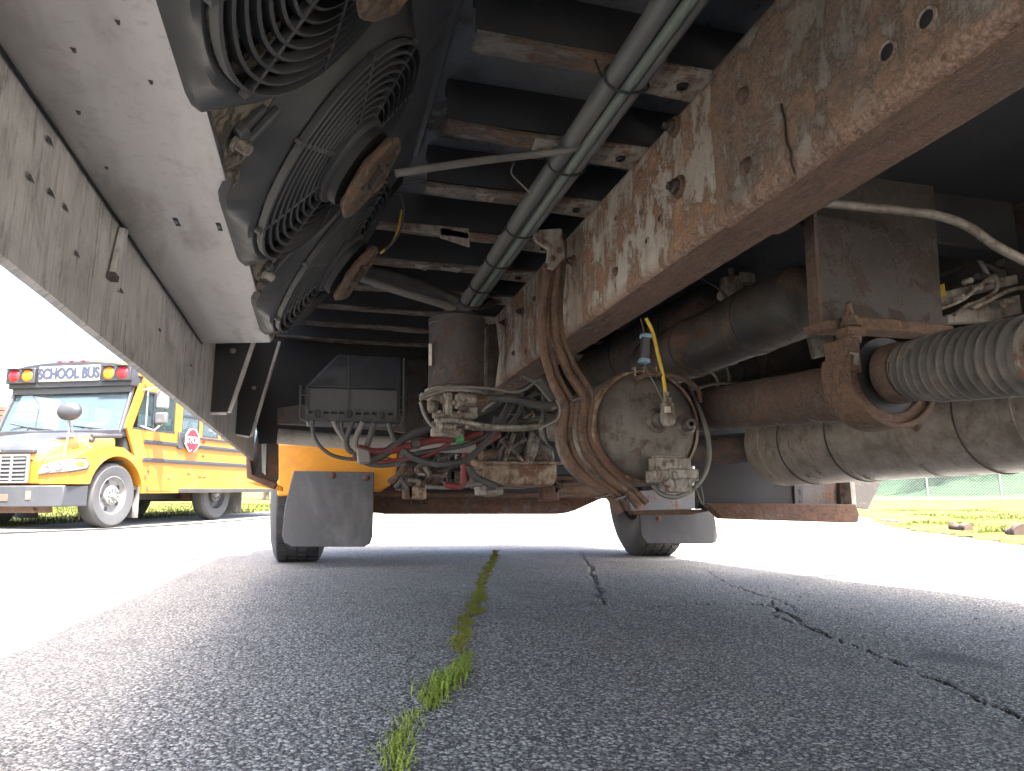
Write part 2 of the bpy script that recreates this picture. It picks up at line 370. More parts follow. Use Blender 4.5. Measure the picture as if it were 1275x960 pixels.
CRACKS = [  # pixel path, width, depth
    (path_z0([(470, 958), (500, 925), (522, 893), (545, 862), (572, 835), (580, 822), (570, 800), (580, 775), (595, 745), (600, 722), (612, 703), (618, 686)]), .0085, .014),
    (path_z0([(722, 686), (735, 708), (744, 735), (752, 752)]), .012, .012),
    (path_z0([(560, 757), (640, 757), (752, 753), (800, 757), (850, 754), (910, 752), (960, 755), (1000, 775)]), .0065, .007),
    (path_z0([(880, 710), (915, 732), (960, 745), (965, 768), (1010, 782), (1060, 800), (1105, 820), (1160, 845), (1220, 872), (1275, 895)]), .0055, .009),
    (path_z0([(915, 732), (940, 729), (980, 726)]), .004, .006), (path_z0([(960, 745), (975, 752), (1000, 765)]), .006, .006),
]
def dense(p, step=.02, amp=.012, seed=0):
    out = []
    for a, b in zip(p[:-1], p[1:]):
        n = max(2, int((b-a).length/step))
        for i in range(n):
            q = a.lerp(b, i/n); d = (b-a).normalized(); s = Vector((-d.y, d.x, 0))
            out.append(q+s*amp*(noise.noise(q*8+Vector((seed, 0, 0)))+.7*noise.noise(q*23)))
    out.append(p[-1]); return out
CR = [(dense(p, .012, .02, i*7), w_, d_) for i, (p, w_, d_) in enumerate(CRACKS)]
def ground():
    rs = [0.0]; r = .22
    while r < 9: rs.append(r); r *= 1.0085
    while r < 400: rs.append(r); r *= 1.05
    fw = YAW; an = []; a = -38.
    fine = list(np.arange(-39, 39.01, .11)); coarse = list(np.arange(41, 320, 3.))
    th = np.radians(np.array(fine+coarse))+fw
    R, T = np.meshgrid(np.array(rs[1:]), th, indexing='ij')
    Xg = R*np.sin(T); Yg = R*np.cos(T)
    Zg = np.zeros_like(Xg)
    m = R > 11; Zg[m] = .031*(R[m]-11)*(1-np.exp(-(R[m]-11)/3))
    # gentle waves of the worn surface
    for k, (fx, fy, am) in enumerate(((3.1, 2.2, .0012), (-2.0, 4.7, .0010), (7.3, 5.1, .0006), (11, -9, .0004))):
        Zg += am*np.sin(fx*Xg+fy*Yg+k*1.7)
    for p, wd, dp in CR:
        P = np.array([(q.x, q.y) for q in p]); best = np.full(Xg.shape, 9.); 
        near = (Xg > P[:, 0].min()-.1) & (Xg < P[:, 0].max()+.1) & (Yg > P[:, 1].min()-.1) & (Yg < P[:, 1].max()+.1)
        xs, ys = Xg[near], Yg[near]; b = np.full(xs.shape, 9.); wv = np.ones(xs.shape)
        for i, (qx, qy) in enumerate(P):
            d = np.hypot(xs-qx, ys-qy); k = d < b; b[k] = d[k]
            wv[k] = .6+1.0*abs(noise.noise(Vector((qx*6, qy*6, 3))))*1.6
        ww = wd*wv
        dep = dp*np.clip(1-(b/ww), 0, 1)**.5*1.0
        Zg[near] -= dep
    nr, na = Xg.shape
    v = np.stack([Xg.ravel(), Yg.ravel(), Zg.ravel()], 1); v = np.vstack([v, [[0, 0, 0]]])
    ii, jj = np.meshgrid(np.arange(nr-1), np.arange(na), indexing='ij'); j2 = (jj+1) % na
    f = np.stack([ii*na+jj, ii*na+j2, (ii+1)*na+j2, (ii+1)*na+jj], -1).reshape(-1, 4)[:, ::-1]
    me = bpy.data.meshes.new('asphalt_ground'); nv = len(v); nf = len(f)
    fan = [(nv-1, (j+1) % na, j) for j in range(na)]
    me.vertices.add(nv); me.vertices.foreach_set('co', v.astype(np.float32).ravel())
    loops = np.concatenate([f.ravel(), np.array(fan).ravel()]); me.loops.add(len(loops)); me.loops.foreach_set('vertex_index', loops.astype(np.int32))
    starts = np.concatenate([np.arange(nf)*4, nf*4+np.arange(na)*3]); me.polygons.add(len(starts))
    me.polygons.foreach_set('loop_start', starts.astype(np.int32))
    me.update(calc_edges=True); me.validate()
    me.polygons.foreach_set('use_smooth', [True]*len(me.polygons))
    me.materials.append(M['asphalt'])
    o = bpy.data.objects.new('ground', me); C.objects.link(o); o['kind'] = 'structure'; o['label'] = 'cracked grey asphalt of the parking lot'
    # make sure it faces up
    if me.polygons[100].normal.z < 0: me.flip_normals()
ground()
# crack fill: dark soil showing in the wide cracks
def grass_sheet(name, inside, lab, step0=1.035):
    rs = [3.]
    while rs[-1] < 330: rs.append(rs[-1]*step0)
    th = np.radians(np.arange(*( (-75, 95, .8) if step0 > 1.03 else (28, 95, .3))))+0.
    b = MB(); idx = {}
    def vi(i, j):
        if (i, j) not in idx:
            x = rs[i]*math.sin(th[j]); y = rs[i]*math.cos(th[j]); idx[(i, j)] = len(b.v)
            d = inside(x, y); k = min(1., max(0, d)*1.2)
            b.v.append((x, y, rise(x, y)-.03*(1-min(1., max(0., d*4+.6)))+.012+.05*k*(.5+noise.noise(Vector((x*.5, y*.5, 0))))+.02*k*noise.noise(Vector((x*3, y*3, 0)))))
        return idx[(i, j)]
    for i in range(len(rs)-1):
        for j in range(len(th)-1):
            x = rs[i]*math.sin(th[j]); y = rs[i]*math.cos(th[j])
            if inside(x, y)+.25*noise.noise(Vector((x*1.5, y*1.5, 2))) > 0: b.f.append((vi(i, j), vi(i, j+1), vi(i+1, j+1), vi(i+1, j)))
    o = b.build(name, 'grass_ground', smooth=80); o['kind'] = 'structure'; o['label'] = lab
def L_in(x, y): return left_in(x, y)-2.0 if y > 4 else -1
grass_sheet('lawn', L_in, 'sunlit grass verge under and behind the parked yellow bus')
grass_sheet('verge', right_in, 'sunlit grass bank between the lot and the fence', 1.02)
def F_in(x, y): return (y*.97+x*.25)-74 if left_in(x, y) < 0 and right_in(x, y) < 0 else -1
grass_sheet('field', F_in, 'far grass field beyond the lot')
def blades(name, spots, mat, lab, h=(.04, .09), wd=.006, seed=3):
    rnd = random.Random(seed); b = MB()
    for x, y, z, sc in spots:
        a = rnd.uniform(0, 2*PI); hh = rnd.uniform(*h)*sc; ln = rnd.uniform(.2, 1.15)*hh; d = Vector((math.cos(a), math.sin(a), 0)); s = Vector((-d.y, d.x, 0))*wd*sc*rnd.uniform(.6, 1.2)
        p = Vector((x, y, z)); q = p+d*ln*.35+Vector((0, 0, hh*.6)); t = p+d*ln+Vector((0, 0, hh*rnd.uniform(.75, 1.)))
        o = len(b.v); b.v += [tuple(p-s*.5), tuple(p+s*.5), tuple(q+s*.4), tuple(q-s*.4), tuple(t)]
        b.f += [(o, o+1, o+2, o+3), (o+3, o+2, o+4)]
    me = b.mesh(name, mat); o = bpy.data.objects.new(name, me); C.objects.link(o); tag(o, lab, 'grass'); o['kind'] = 'stuff'; return o
rnd = random.Random(11)
sp = []; st_ = []; LOGP = [at(u, v, Z=0.) for u, v in ((1105, 656), (1197, 662), (1268, 670))]
while len(sp) < 26000:
    t = rnd.uniform(-3, 14)**1.; n_ = abs(rnd.gauss(0, 2.4)); p = G0+GD*t+GN*n_
    r = p.length
    if rnd.random() < min(1, 8/r) and not any((p-q).length < .75 for q in LOGP):
        m_ = .25*noise.noise(p*.7)+.5*(noise.noise(p*1.3) > .25)
        if n_ < .9+1.6*noise.noise(p*.8): st_.append((p.x, p.y, rise(p.x, p.y)+.005, .55+m_*.4)); sp.append(sp[-1] if sp else st_[-1]) if rnd.random() < .3 else None
        else: sp.append((p.x, p.y, rise(p.x, p.y)+.01, .8+m_))
grassmat('straw', (.20, .15, .075), (.26, .20, .10), (.12, .13, .03))
blades('straw_grass', st_, 'straw', 'dry straw coloured grass along the right edge of the asphalt', (.02, .07), .010, 8)
blades('verge_grass', sp, 'grass_blade', 'short sunlit grass growing on the bank right of the lot', (.03, .08), .009)
sp = []
while len(sp) < 16000:
    t = rnd.uniform(-4, 14); n_ = rnd.uniform(1.9, 8); p = EO+ED*t+EN*n_
    sp.append((p.x, p.y, rise(p.x, p.y)+.01, 1.2))
blades('lawn_grass', sp, 'grass_blade', 'bright short grass growing under the yellow bus', (.03, .10), .016)
sp = []; main = CR[0][0]
for q in main:
    u = q.y
    dens = noise.noise(q*5.5+Vector((5, 0, 0)))+.35*noise.noise(q*17)
    for k in range(int((26 if u < 1.2 else 70)*max(.6, 1.1+dens*1.4))):
        j = .0115 if u < 1.15 else .0095
        tuft = 1.+.9*max(0, noise.noise(q*7+Vector((0, 9, 0))))
        sp.append((q.x+rnd.gauss(0, j*tuft*.75), q.y+rnd.gauss(0, j), -.006 if u < 1.25 else -.001, (1. if u < 1.25 else .42)*tuft*rnd.uniform(.5, 1.1)))
blades('crack_grass', [s for s in sp if s[1] < 1.35], 'crack_blade', 'tufts of bright green grass growing out of the long pavement crack', (.009, .024), .0024, 5)
blades('crack_moss', [s for s in sp if s[1] >= 1.35], 'moss', 'low yellow green moss filling the far end of the pavement crack', (.009, .022), .0035, 6)
# loose grit
b = MB()
for k in range(900):
    r = .45+rnd.random()**1.5*3.2; a = YAW+math.radians(rnd.uniform(-36, 36)); x, y = r*math.sin(a), r*math.cos(a); s_ = rnd.uniform(.0018, .004)*(1+.4*(r > 1.5))
    q = [Vector((x+s_*rnd.uniform(.6, 1.2)*math.cos(t), y+s_*rnd.uniform(.6, 1.2)*math.sin(t), .0015)) for t in (0, 1.3, 2.5, 3.8, 5)]
    o_ = len(b.v); b.v += [tuple(p) for p in q]+[(x, y, .0015+s_*rnd.uniform(.5, .9))]; b.f += [(o_+i, o_+(i+1) % 5, o_+5) for i in range(5)]
plain('grit', (.20, .195, .19), .9, dirt=(.33, .30, .26), amt=.7, scale=90)
o = b.build('grit', 'grit', smooth=0); tag(o, 'loose pale grit scattered over the asphalt', 'gravel'); o['kind'] = 'stuff'

# ================================================================== the bus overhead
BUS = thing('school_bus', 'rusty bus overhead, seen from beneath, with long frame rail and black fans', 'bus', (.9, 4.15, 0), world=True)
XL, XR = -.25, 2.10                                   # its two sides
ZS = .46                                              # bottom of the skirt
b = MB()                                              # closed unseen body above the floor, sized for its shadow, rear shortened for light
b.box((XL-.01, -2.4, 1.05), (XL+.03, 3.3, 2.9)); b.box((XR-.04, -2.4, 1.05), (XR, 3.3, 2.9))
b.prism([(XL-.01, 2.9), (XL+.15, 3.05), (XR-.16, 3.05), (XR, 2.9)], 5.7, 'y', -2.4); b.box((XL+.03, -2.4, 1.05), (XR-.04, -2.36, 2.9)); b.box((XL+.03, 3.26, 1.05), (XR-.04, 3.3, 2.9))
b.build('body_shell', 'bus_yellow', BUS)
b = MB().prism([(3.3, 1.05), (4.95, 1.05), (5.08, 1.2), (5.05, 1.55), (3.3, 1.75)], 1.72, 'x', .06)
b.build('hood', 'bus_orange', BUS, .03)
for x0, x1 in ((-.27, .07), (1.77, 2.16)): MB().prism([(3.28, 1.02), (3.6, 1.14), (4.5, 1.16), (4.98, .95), (5.0, 1.2), (4.6, 1.34), (3.28, 1.36)], x1-x0, 'x', x0).build('wing', 'bus_orange', BUS, .02)
b = MB().prism([(-.22, .42), (.2, .40), (1.7, .40), (2.07, .42), (2.07, .68), (-.22, .68)], .09, 'y', 5.02)
b.build('front_bumper', 'bus_black', BUS, .01)
MB().box((XL+.03, -2.36, 1.005), (XR-.04, 3.26, 1.05)).build('floor', 'floor_under', BUS)
# --- cross members, each a C channel with its rusty bottom flange
yy = -.78; Ys = []
while yy < 3.0: Ys.append(yy); yy += .2365
for y in Ys:
    xs0 = .185 if y < 1.5 else XL+.035
    b = MB().box((xs0, y, .926), (XR-.05, y+.006, 1.003)).box((xs0, y+.006, .985), (XR-.05, y+.03, 1.003))
    cm = b.build('cross_member', 'black_web', BUS)
    b = MB()
    n = 46; x0, x1 = xs0, XR-.05
    vs = []; fs = []
    for i in range(n+1):                              # flange with a rust eaten edge
        x = x0+(x1-x0)*i/n; e = .043+.012*noise.noise(Vector((y*11, 3, 1)))+.012*noise.noise(Vector((x*7, y*7, 1)))+.006*noise.noise(Vector((x*40, y*7, 4)))
        z = .918+.005*noise.noise(Vector((x*5, y*3, 0)))+.002*noise.noise(Vector((x*30, y, 0)))
        vs += [(x, y-.003, z), (x, y+e, z), (x, y+e, z+.006), (x, y-.003, z+.006)]
    for i in range(n):
        for k in range(4): fs.append((i*4+k, i*4+(k+1) % 4, (i+1)*4+(k+1) % 4, (i+1)*4+k))
    b.add(vs, fs); b.build('bottom_flange', 'cross_flange', cm, smooth=30)
rnd = random.Random(21)
for k in range(16):                                    # scabs of old undercoat, patch plates and clips on the flanges
    y = rnd.choice(Ys[3:13])+.004; x = rnd.uniform(.16, .50); w_ = rnd.uniform(.015, .06)
    MB().slab([(x, y-.004, .9135), (x+w_, y-.002, .913), (x+w_*.9, y+rnd.uniform(.02, .045), .913), (x+w_*.1, y+rnd.uniform(.02, .04), .9135)], (0, 0, .004)).build('patch_plate', rnd.choice(['bracket_grey', 'cross_flange', 'rail']), BUS, .001)
for k in range(14):
    y = rnd.choice(Ys[3:13])+rnd.uniform(.06, .2); x = rnd.uniform(.18, .52); MB().lathe([(.0001, .006), (.005, .005), (.009, .0)], (x, y, 1.005), (0, 0, -1), 12).build('floor_bolt', 'bracket_grey', BUS)
for k in range(5):
    y = rnd.choice(Ys[3:12])+rnd.uniform(.07, .15); x = rnd.uniform(.2, .42); MB().box((x, y, .985), (x+rnd.uniform(.06, .2), y+rnd.uniform(.03, .06), 1.005)).build('floor_stiffener', rnd.choice(['floor_under', 'cross_flange']), BUS, .004)
MB().box((.66, -1.2, .912), (2.05, 2.3, .918)).build('shade_panel', 'black_web', BUS)  # added black sheet below the cross members, standing in for deep shade
# grey feet that bolt the cross members to the rail
foot0 = None
for i, y in enumerate(Ys[2:14]):
    if foot0 is None:
        b = MB().slab([(.39, y-.012, .913), (.56, y-.018, .911), (.56, y+.062, .911), (.40, y+.056, .913)], (0, 0, .006))
        b.box((.455, y-.02, .9185), (.47, y+.05, .9205))
        foot0 = b.build('mounting_foot', 'bracket_grey', BUS, .002); f = foot0; base = y
        h = MB().lathe([(.0001, 0), (.009, 0), (.009, .004), (.005, .0045)], (.515, y+.022, .9105), (0, 0, -1), 16).build('bolt_hole', 'plastic_deep', foot0)
    else: f = dup(foot0); f.location.y += y-base
# --- the long frame rail (near part carries an outer sleeve)
def channel(x, z0, z1, fl, th, y0, y1, r=.014, n=60, wob=.0008):
    """C section opening to +x; outline swept along y"""
    out = [(x, z1-r)]
    prof = [(x+fl, z1), (x+r, z1), (x+r*.3, z1-r*.3), (x, z1-r), (x, z0+r), (x+r*.3, z0+r*.3), (x+r, z0), (x+fl, z0),
            (x+fl, z0+th), (x+r+th*.5, z0+th), (x+th, z0+r+th*.5), (x+th, z1-r-th*.5), (x+r+th*.5, z1-th), (x+fl, z1-th)]
    b = MB(); vs = []; fs = []; m = len(prof)
    for i in range(n+1):
        y = y0+(y1-y0)*i/n
        for j, (px, pz) in enumerate(prof): vs.append((px+wob*noise.noise(Vector((y*13, j*.7, x))), y, pz+wob*noise.noise(Vector((y*9, j, 7+x)))))
    for i in range(n):
        for j in range(m): fs.append((i*m+j, i*m+(j+1) % m, (i+1)*m+(j+1) % m, (i+1)*m+j))
    fs += [tuple(range(m)), tuple(n*m+j for j in range(m-1, -1, -1))]
    return b.add(vs, fs)
RX, RB, RT = .54, .665, .907
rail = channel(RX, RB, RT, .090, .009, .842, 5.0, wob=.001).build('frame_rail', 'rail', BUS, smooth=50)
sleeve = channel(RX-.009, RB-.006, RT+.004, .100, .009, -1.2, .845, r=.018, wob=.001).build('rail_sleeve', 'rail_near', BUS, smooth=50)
for X0 in (RX,):
    b = MB(); lip = []                                # rusty bottom faces
    n = 160; vs = []; fs = []
    for i in range(n+1):
        y = .848+(4.9-.848)*i/n
        vs += [(RX+.010, y, RB-.0012), (RX+.089+.0015*noise.noise(Vector((y*20, 0, 0))), y, RB-.0012), (RX+.089, y, RB+.001), (RX+.010, y, RB+.001)]
    for i in range(n):
        for k in range(4): fs.append((i*4+k, i*4+(k+1) % 4, (i+1)*4+(k+1) % 4, (i+1)*4+k))
    b.add(vs, fs).build('lower_flange_scale', 'flange', rail)
    n = 90; vs = []; fs = []; b = MB()
    for i in range(n+1):
        y = -1.1+(.842+1.1)*i/n
        vs += [(RX+.008, y, RB-.0075), (RX+.089+.002*noise.noise(Vector((y*20, 0, 0))), y, RB-.0075), (RX+.089, y, RB-.005), (RX+.008, y, RB-.005)]
    for i in range(n):
        for k in range(4): fs.append((i*4+k, i*4+(k+1) % 4, (i+1)*4+(k+1) % 4, (i+1)*4+k))
    b.add(vs, fs).build('lower_flange_scale', 'flange', sleeve)
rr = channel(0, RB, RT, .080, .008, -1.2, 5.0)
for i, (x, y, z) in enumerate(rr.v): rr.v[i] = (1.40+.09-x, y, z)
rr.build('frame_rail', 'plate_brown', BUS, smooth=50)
# bolts and holes on the rail, seen at these pixels of the photograph
def on_rail(u, v, x=RX): return at(u, v, X=x)
for u, v, r, hole in [(1155, 24, .0095, 1), (1106, 65, .0095, 1), (925, 119, .0105, 0), (929, 207, .0105, 0), (841, 158, .012, 2), (846, 233, .013, 2),
                      (822, 272, .006, 1), (767, 338, .008, 0), (714, 325, .009, 2), (767, 272, .005, 1), (806, 300, .006, 1), (666, 372, .007, 0), (658, 358, .006, 1), (651, 388, .009, 2), (630, 402, .008, 2), (640, 440, .007, 0), (655, 438, .006, 1), (648, 470, .006, 1)]:
    sl_ = (at(u, v, X=RX).y < .842); x = RX-.009-.001 if sl_ else RX-.001; c = on_rail(u, v, x); par = sleeve if sl_ else rail
    if hole == 1:
        MB().lathe([(.0001, .0), (r*.85, .0), (r*.85, .0012), (r*1.12, .0016), (r*1.2, 0)], c, (-1, 0, 0), 20).build('bolt_hole', 'plastic_deep', par)
        MB().lathe([(r*.88, 0), (r*.92, .0025), (r*1.12, .0025), (r*1.22, 0)], c, (-1, 0, 0), 20).build('hole_rim', 'rail', par)
    elif hole == 0:
        b = MB().lathe([(.0001, .0075), (r*.55, .007), (r*.95, .004), (r*1.05, .001), (r*1.25, 0)], c, (-1, 0, 0), 18)
        b.build('rivet', 'shaft', par)
    else:
        b = MB().lathe([(.0001, .006), (r*1.35, .005), (r*1.5, .0)], c, (-1, 0, 0), 18); bo = b.build('bolt', 'motor_rust', par)
        MB().hexa(c+Vector((-.005, 0, 0)), (-1, 0, 0), r, .010).build('bolt_head', 'plate_brown', bo, .001)
        MB().cyl(c+Vector((-.014, 0, 0)), c+Vector((-.021, 0, 0)), r*.5, 10).build('thread', 'plate_brown', bo)
# crack like weld seam beside the sleeve end
b = MB(); p = smoothpath([at(972, 130, X=RX-.0112), at(980, 165, X=RX-.0112), at(984, 195, X=RX-.0112), at(990, 216, X=RX-.0115)], 8)
b.tube([q+Vector((0, .005*noise.noise(q*50), 0)) for q in p], .0016, 6); b.build('weld_seam', 'plate_brown', sleeve)
# --- wheels
def wheel(x, side, y=4.15, steer=0., name='wheel'):
    r, w2 = .505, .135
    b = MB().lathe([(.29, -w2*.75), (.33, -w2*.98), (.42, -w2*1.03), (.475, -w2*.9), (.5, -w2*.78), (r, -w2*.6), (r, w2*.6), (.5, w2*.78), (.475, w2*.9), (.42, w2*1.03), (.33, w2*.98), (.29, w2*.75), (.29, -w2*.75)], (0, 0, 0), (1, 0, 0), 64)
    t = b.build(name, 'tyre_wall', BUS); t.location = Vector((x, y, r-.003))-Vector(BUS['base']); t.rotation_euler.z = steer
    b = MB()
    for k in range(54):                               # tread blocks in four ribs with sipes between
        a = 2*PI*k/54
        for j, (u0, u1) in enumerate(((-.098, -.054), (-.046, -.006), (.006, .046), (.054, .098))):
            a0 = a+.01*(j % 2); a1 = a0+2*PI/54*.80
            q = [(u_, math.sin(t_)*rr_, math.cos(t_)*rr_) for rr_ in (r-.004, r+.006) for u_, t_ in ((u0, a0), (u1, a0), (u1, a1), (u0, a1))]
            b.add(q, [(3, 2, 1, 0), (4, 5, 6, 7), (0, 1, 5, 4), (1, 2, 6, 5), (2, 3, 7, 6), (3, 0, 4, 7)])
    o = b.build('tread', 'rubber', t); o['kind'] = 'stuff'
    s_ = side
    b = MB().lathe([(.30, -.10), (.30, .10), (.285, .10), (.27, .06), (.25, .04*1), (.12, .10*s_), (.09, .12*s_), (.0001, .12*s_)], (0, 0, 0), (1, 0, 0), 40)
    b.build('rim', 'rim_steel', t)
    MB().lathe([(.0001, -.13*s_), (.085, -.12*s_), (.19, -.06*s_), (.20, .02*s_), (.05, .06*s_)], (0, 0, 0), (1, 0, 0), 32).build('brake_drum', 'axle_rust', t)
    return t
wheel(-.09, -1); wheel(2.00, 1, steer=math.radians(-7))
# --- front axle: forged I beam with a dropped middle
b = MB(); y = 4.05
top = [(-.02, .44), (.10, .43), (.26, .37), (.36, .362), (1.30, .362), (1.42, .372), (1.62, .43), (1.90, .46)]
bot = [(1.90, .37), (1.66, .345), (1.48, .270), (1.40, .252), (.42, .252), (.30, .257), (.10, .32), (-.02, .34)]
b.prism(top+bot, .09, 'y', y)
ax = b.build('front_axle', 'axle_rust', BUS, .008)
MB().prism([(.28, .345), (1.46, .345), (1.36, .364), (.34, .364)], .024, 'y', y-.024).build('upper_flange', 'axle_rust', ax, .003)
MB().prism([(.30, .262), (1.46, .262), (1.36, .250), (.36, .250)], .024, 'y', y-.024).build('lower_flange', 'axle_rust', ax, .003)
MB().tube([(-.02, 3.93, .36), (.9, 3.93, .352), (1.86, 3.93, .36)], .019, 12).build('tie_rod', 'axle_rust', BUS)
for x in (.46, 1.40):                                 # leaf springs
    b = MB().box((x-.045, y-.07, .362), (x+.045, y+.16, .47)); pk = b.build('spring_seat', 'pan' if x < 1 else 'axle_rust', BUS, .006)
    for k in range(4):
        L = .62-.11*k; p = [(x, y+.04+L*t, .60-.035*k-.16*(1-t*t)+.03) for t in [i/6-1 for i in range(13)]]
        bb = MB(); vs = []; fs = []
        for (px, py, pz) in p: vs += [(px-.04, py, pz), (px+.04, py, pz), (px+.04, py, pz+.016), (px-.04, py, pz+.016)]
        for i in range(12):
            for q in range(4): fs.append((i*4+q, i*4+(q+1) % 4, i*4+4+(q+1) % 4, i*4+4+q))
        bb.add(vs, fs+[(0, 1, 2, 3), (51, 50, 49, 48)]); bb.build('spring_leaf', 'axle_rust', pk)
    for dx in (-.055, .055):
        for dy in (0, .1): MB().cyl((x+dx, y+dy, .37), (x+dx, y+dy, .52), .010, 8).build('u_bolt', 'axle_rust', pk)
# --- mud flaps
def flap(y, pts, bolts, mt='flap'):
    P_ = [at(u, v, Y=y) for u, v in pts]
    o = MB().slab(P_, (0, .012, 0)).build('mud_flap', mt, BUS, .004)
    for u, v in bolts:
        c = at(u, v, Y=y); MB().lathe([(.0001, .004), (.016, .002), (.018, 0)], c, (0, -1, 0), 16).build('washer', 'axle_rust', o); MB().hexa(c+Vector((0, -.003, 0)), (0, -1, 0), .009, .008).build('bolt', 'axle_rust', o)
flap(3.52, [(366, 586), (466, 588), (464, 668), (461, 677), (453, 681), (363, 681), (354, 676), (351, 667), (355, 628)], [(414, 592), (456, 595)])
flap(3.38, [(795, 634), (889, 636), (894, 668), (892, 675), (886, 677), (806, 677), (799, 668)], [(820, 646)], 'rubber')
# --- yellow fender behind the front left wheel
b = MB().slab([at(u, v, Y=3.60) for u, v in [(343, 552), (495, 550), (497, 565), (493, 590), (486, 604), (474, 612), (345, 618)]], (0, .04, 0))
b.build('front_fender', 'bus_orange', BUS, .012)
b = MB().slab([at(u, v, Y=3.05) for u, v in [(306, 600), (318, 604), (352, 612), (352, 606), (330, 598)]], (0, .05, 0)); b.build('fender_lip', 'bus_orange', BUS, .005)
# --- firewall, dark well behind the condenser, cowl
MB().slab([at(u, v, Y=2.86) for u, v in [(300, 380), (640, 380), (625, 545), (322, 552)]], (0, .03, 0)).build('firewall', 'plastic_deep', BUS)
MB().slab([at(u, v, Y=2.80) for u, v in [(503, 447), (532, 447), (532, 560), (503, 556)]], (0, .03, 0)).build('firewall_bracket', 'plate_brown', BUS, .004)
b = MB().tube([at(346, 543, Y=2.70), at(420, 549, Y=2.70), at(500, 553, Y=2.72), at(590, 556, Y=2.75)], .028, 18); b.build('crossover_pipe', 'white_pipe', BUS)
MB().slab([at(u, v, Y=2.62) for u, v in [(345, 508), (400, 500), (500, 515), (505, 540), (480, 535), (345, 528)]], (0, .02, 0)).build('heat_shield', 'dark_steel', BUS, .004)
# --- left skirt
b = MB(); n = 70
ys = [-1.6+(2.93+1.6)*i/n for i in range(n+1)]; prof = [(XL, .0), (XL, .50), (XL-.016, .50), (XL-.016, .004), (XL-.006, -.004)]
vs = []; fs = []; m = len(prof)
for y in ys:
    for j, (px, pz) in enumerate(prof): vs.append((px+.0016*noise.noise(Vector((y*5, pz*6, 0)))+.0008*noise.noise(Vector((y*16, pz*14, 0))), y, ZS+pz))
for i in range(n):
    for j in range(m): fs.append((i*m+j, i*m+(j+1) % m, (i+1)*m+(j+1) % m, (i+1)*m+j))
fs += [tuple(range(m)), tuple(n*m+j for j in range(m-1, -1, -1))]
sk = b.add(vs, fs).build('side_skirt', 'skirt', BUS)
MB().box((XR-.016, -2.3, .85), (XR, 1.7, 1.06)).build('side_skirt', 'bus_yellow', BUS)
for (u, v) in [(36, 221), (18, 60), (60, 175), (62, 240), (198, 411), (237, 455), (150, 362), (80, 258), (94, 316)]:   # punched tabs and scrapes
    c = at(u, v, X=XL+.001)
    b = MB().add([(c.x+.0012, c.y-.007, c.z+.0025), (c.x+.0012, c.y-.007, c.z-.003), (c.x+.0012, c.y+.011, c.z-.001), (c.x+.004, c.y-.006, c.z-.0005)], [(0, 1, 3), (1, 2, 3), (2, 0, 3), (2, 1, 0)])
    b.build('punched_tab', 'dark_steel', sk, smooth=0)
b = MB(); c0, c1, c2, c3 = [at(u, v, X=XL+.002) for u, v in [(148, 283), (154, 285), (145, 346), (134, 344)]]
b.slab([c0, c1, c2, c3], (.006, 0, 0)); b.build('drip_strip', 'skirt', sk, .001)
c = at(139, 345, X=XL+.004); MB().box((c.x-.003, c.y-.010, c.z-.004), (c.x+.006, c.y+.008, c.z+.004)).build('strip_clip', 'dark_steel', sk, .001)
for i, pts in enumerate(([(262, 427), (313, 425), (283, 513), (262, 513)], [(294, 520), (345, 425), (311, 543), (293, 540)])):
    c = at(pts[-1][0], pts[-1][1], X=XL); Y_ = c.y
    P_ = [at(u, v, Y=Y_) for u, v in (pts if i == 0 else [(294, 425), (346, 425), (311, 543), (293, 540)])]
    rib = MB().slab(P_, (0, .006, 0)).build('gusset', 'plastic_deep', BUS)
    e0, e1 = P_[1], P_[2]
    MB().slab([e0, e1, e1+Vector((.009, -.004, 0)), e0+Vector((.009, -.004, 0))], (0, .02, 0)).build('gusset_flange', 'skirt', rib, .001)
    MB().slab([P_[2], P_[3], P_[3]+Vector((0, 0, -.005)), P_[2]+Vector((0, 0, -.005))], (0, .014, 0)).build('gusset_foot', 'skirt', rib, .001)
    c = at(290 if i == 0 else 316, 437 if i == 0 else 483, Y=Y_); MB().lathe([(.0001, .004), (.006, .003), (.007, 0)], c, (0, -1, 0), 14).build('rivet', 'bracket_grey', rib)
Yc = 2.95
b = MB().slab([at(u, v, Y=Yc) for u, v in [(306, 566), (312, 570), (346, 440), (347, 596), (341, 606), (308, 592)]], (0, .012, 0)); end = b.build('skirt_end_plate', 'dark_steel', BUS, .003)
MB().slab([at(u, v, Y=Yc-.06) for u, v in [(306, 565), (312, 573), (314, 591), (345, 601), (341, 609), (307, 595)]], (0, .08, 0)).build('end_lip', 'axle_rust', end, .003)
MB().slab([at(u, v, Y=Yc-.01) for u, v in [(325, 480), (333, 462), (331, 592), (326, 588)]], (0, .03, 0)).build('end_flange', 'skirt', end, .002)
MB().tube(smoothpath([at(338, 450, Y=3.0), at(346, 460, Y=3.0), at(344, 480, Y=3.0), at(343, 504, Y=3.0)]), [.002+.012*math.sin(PI*min(1, i/16)) for i in range(19)], 8).build('fender_edge', 'bus_orange', BUS)
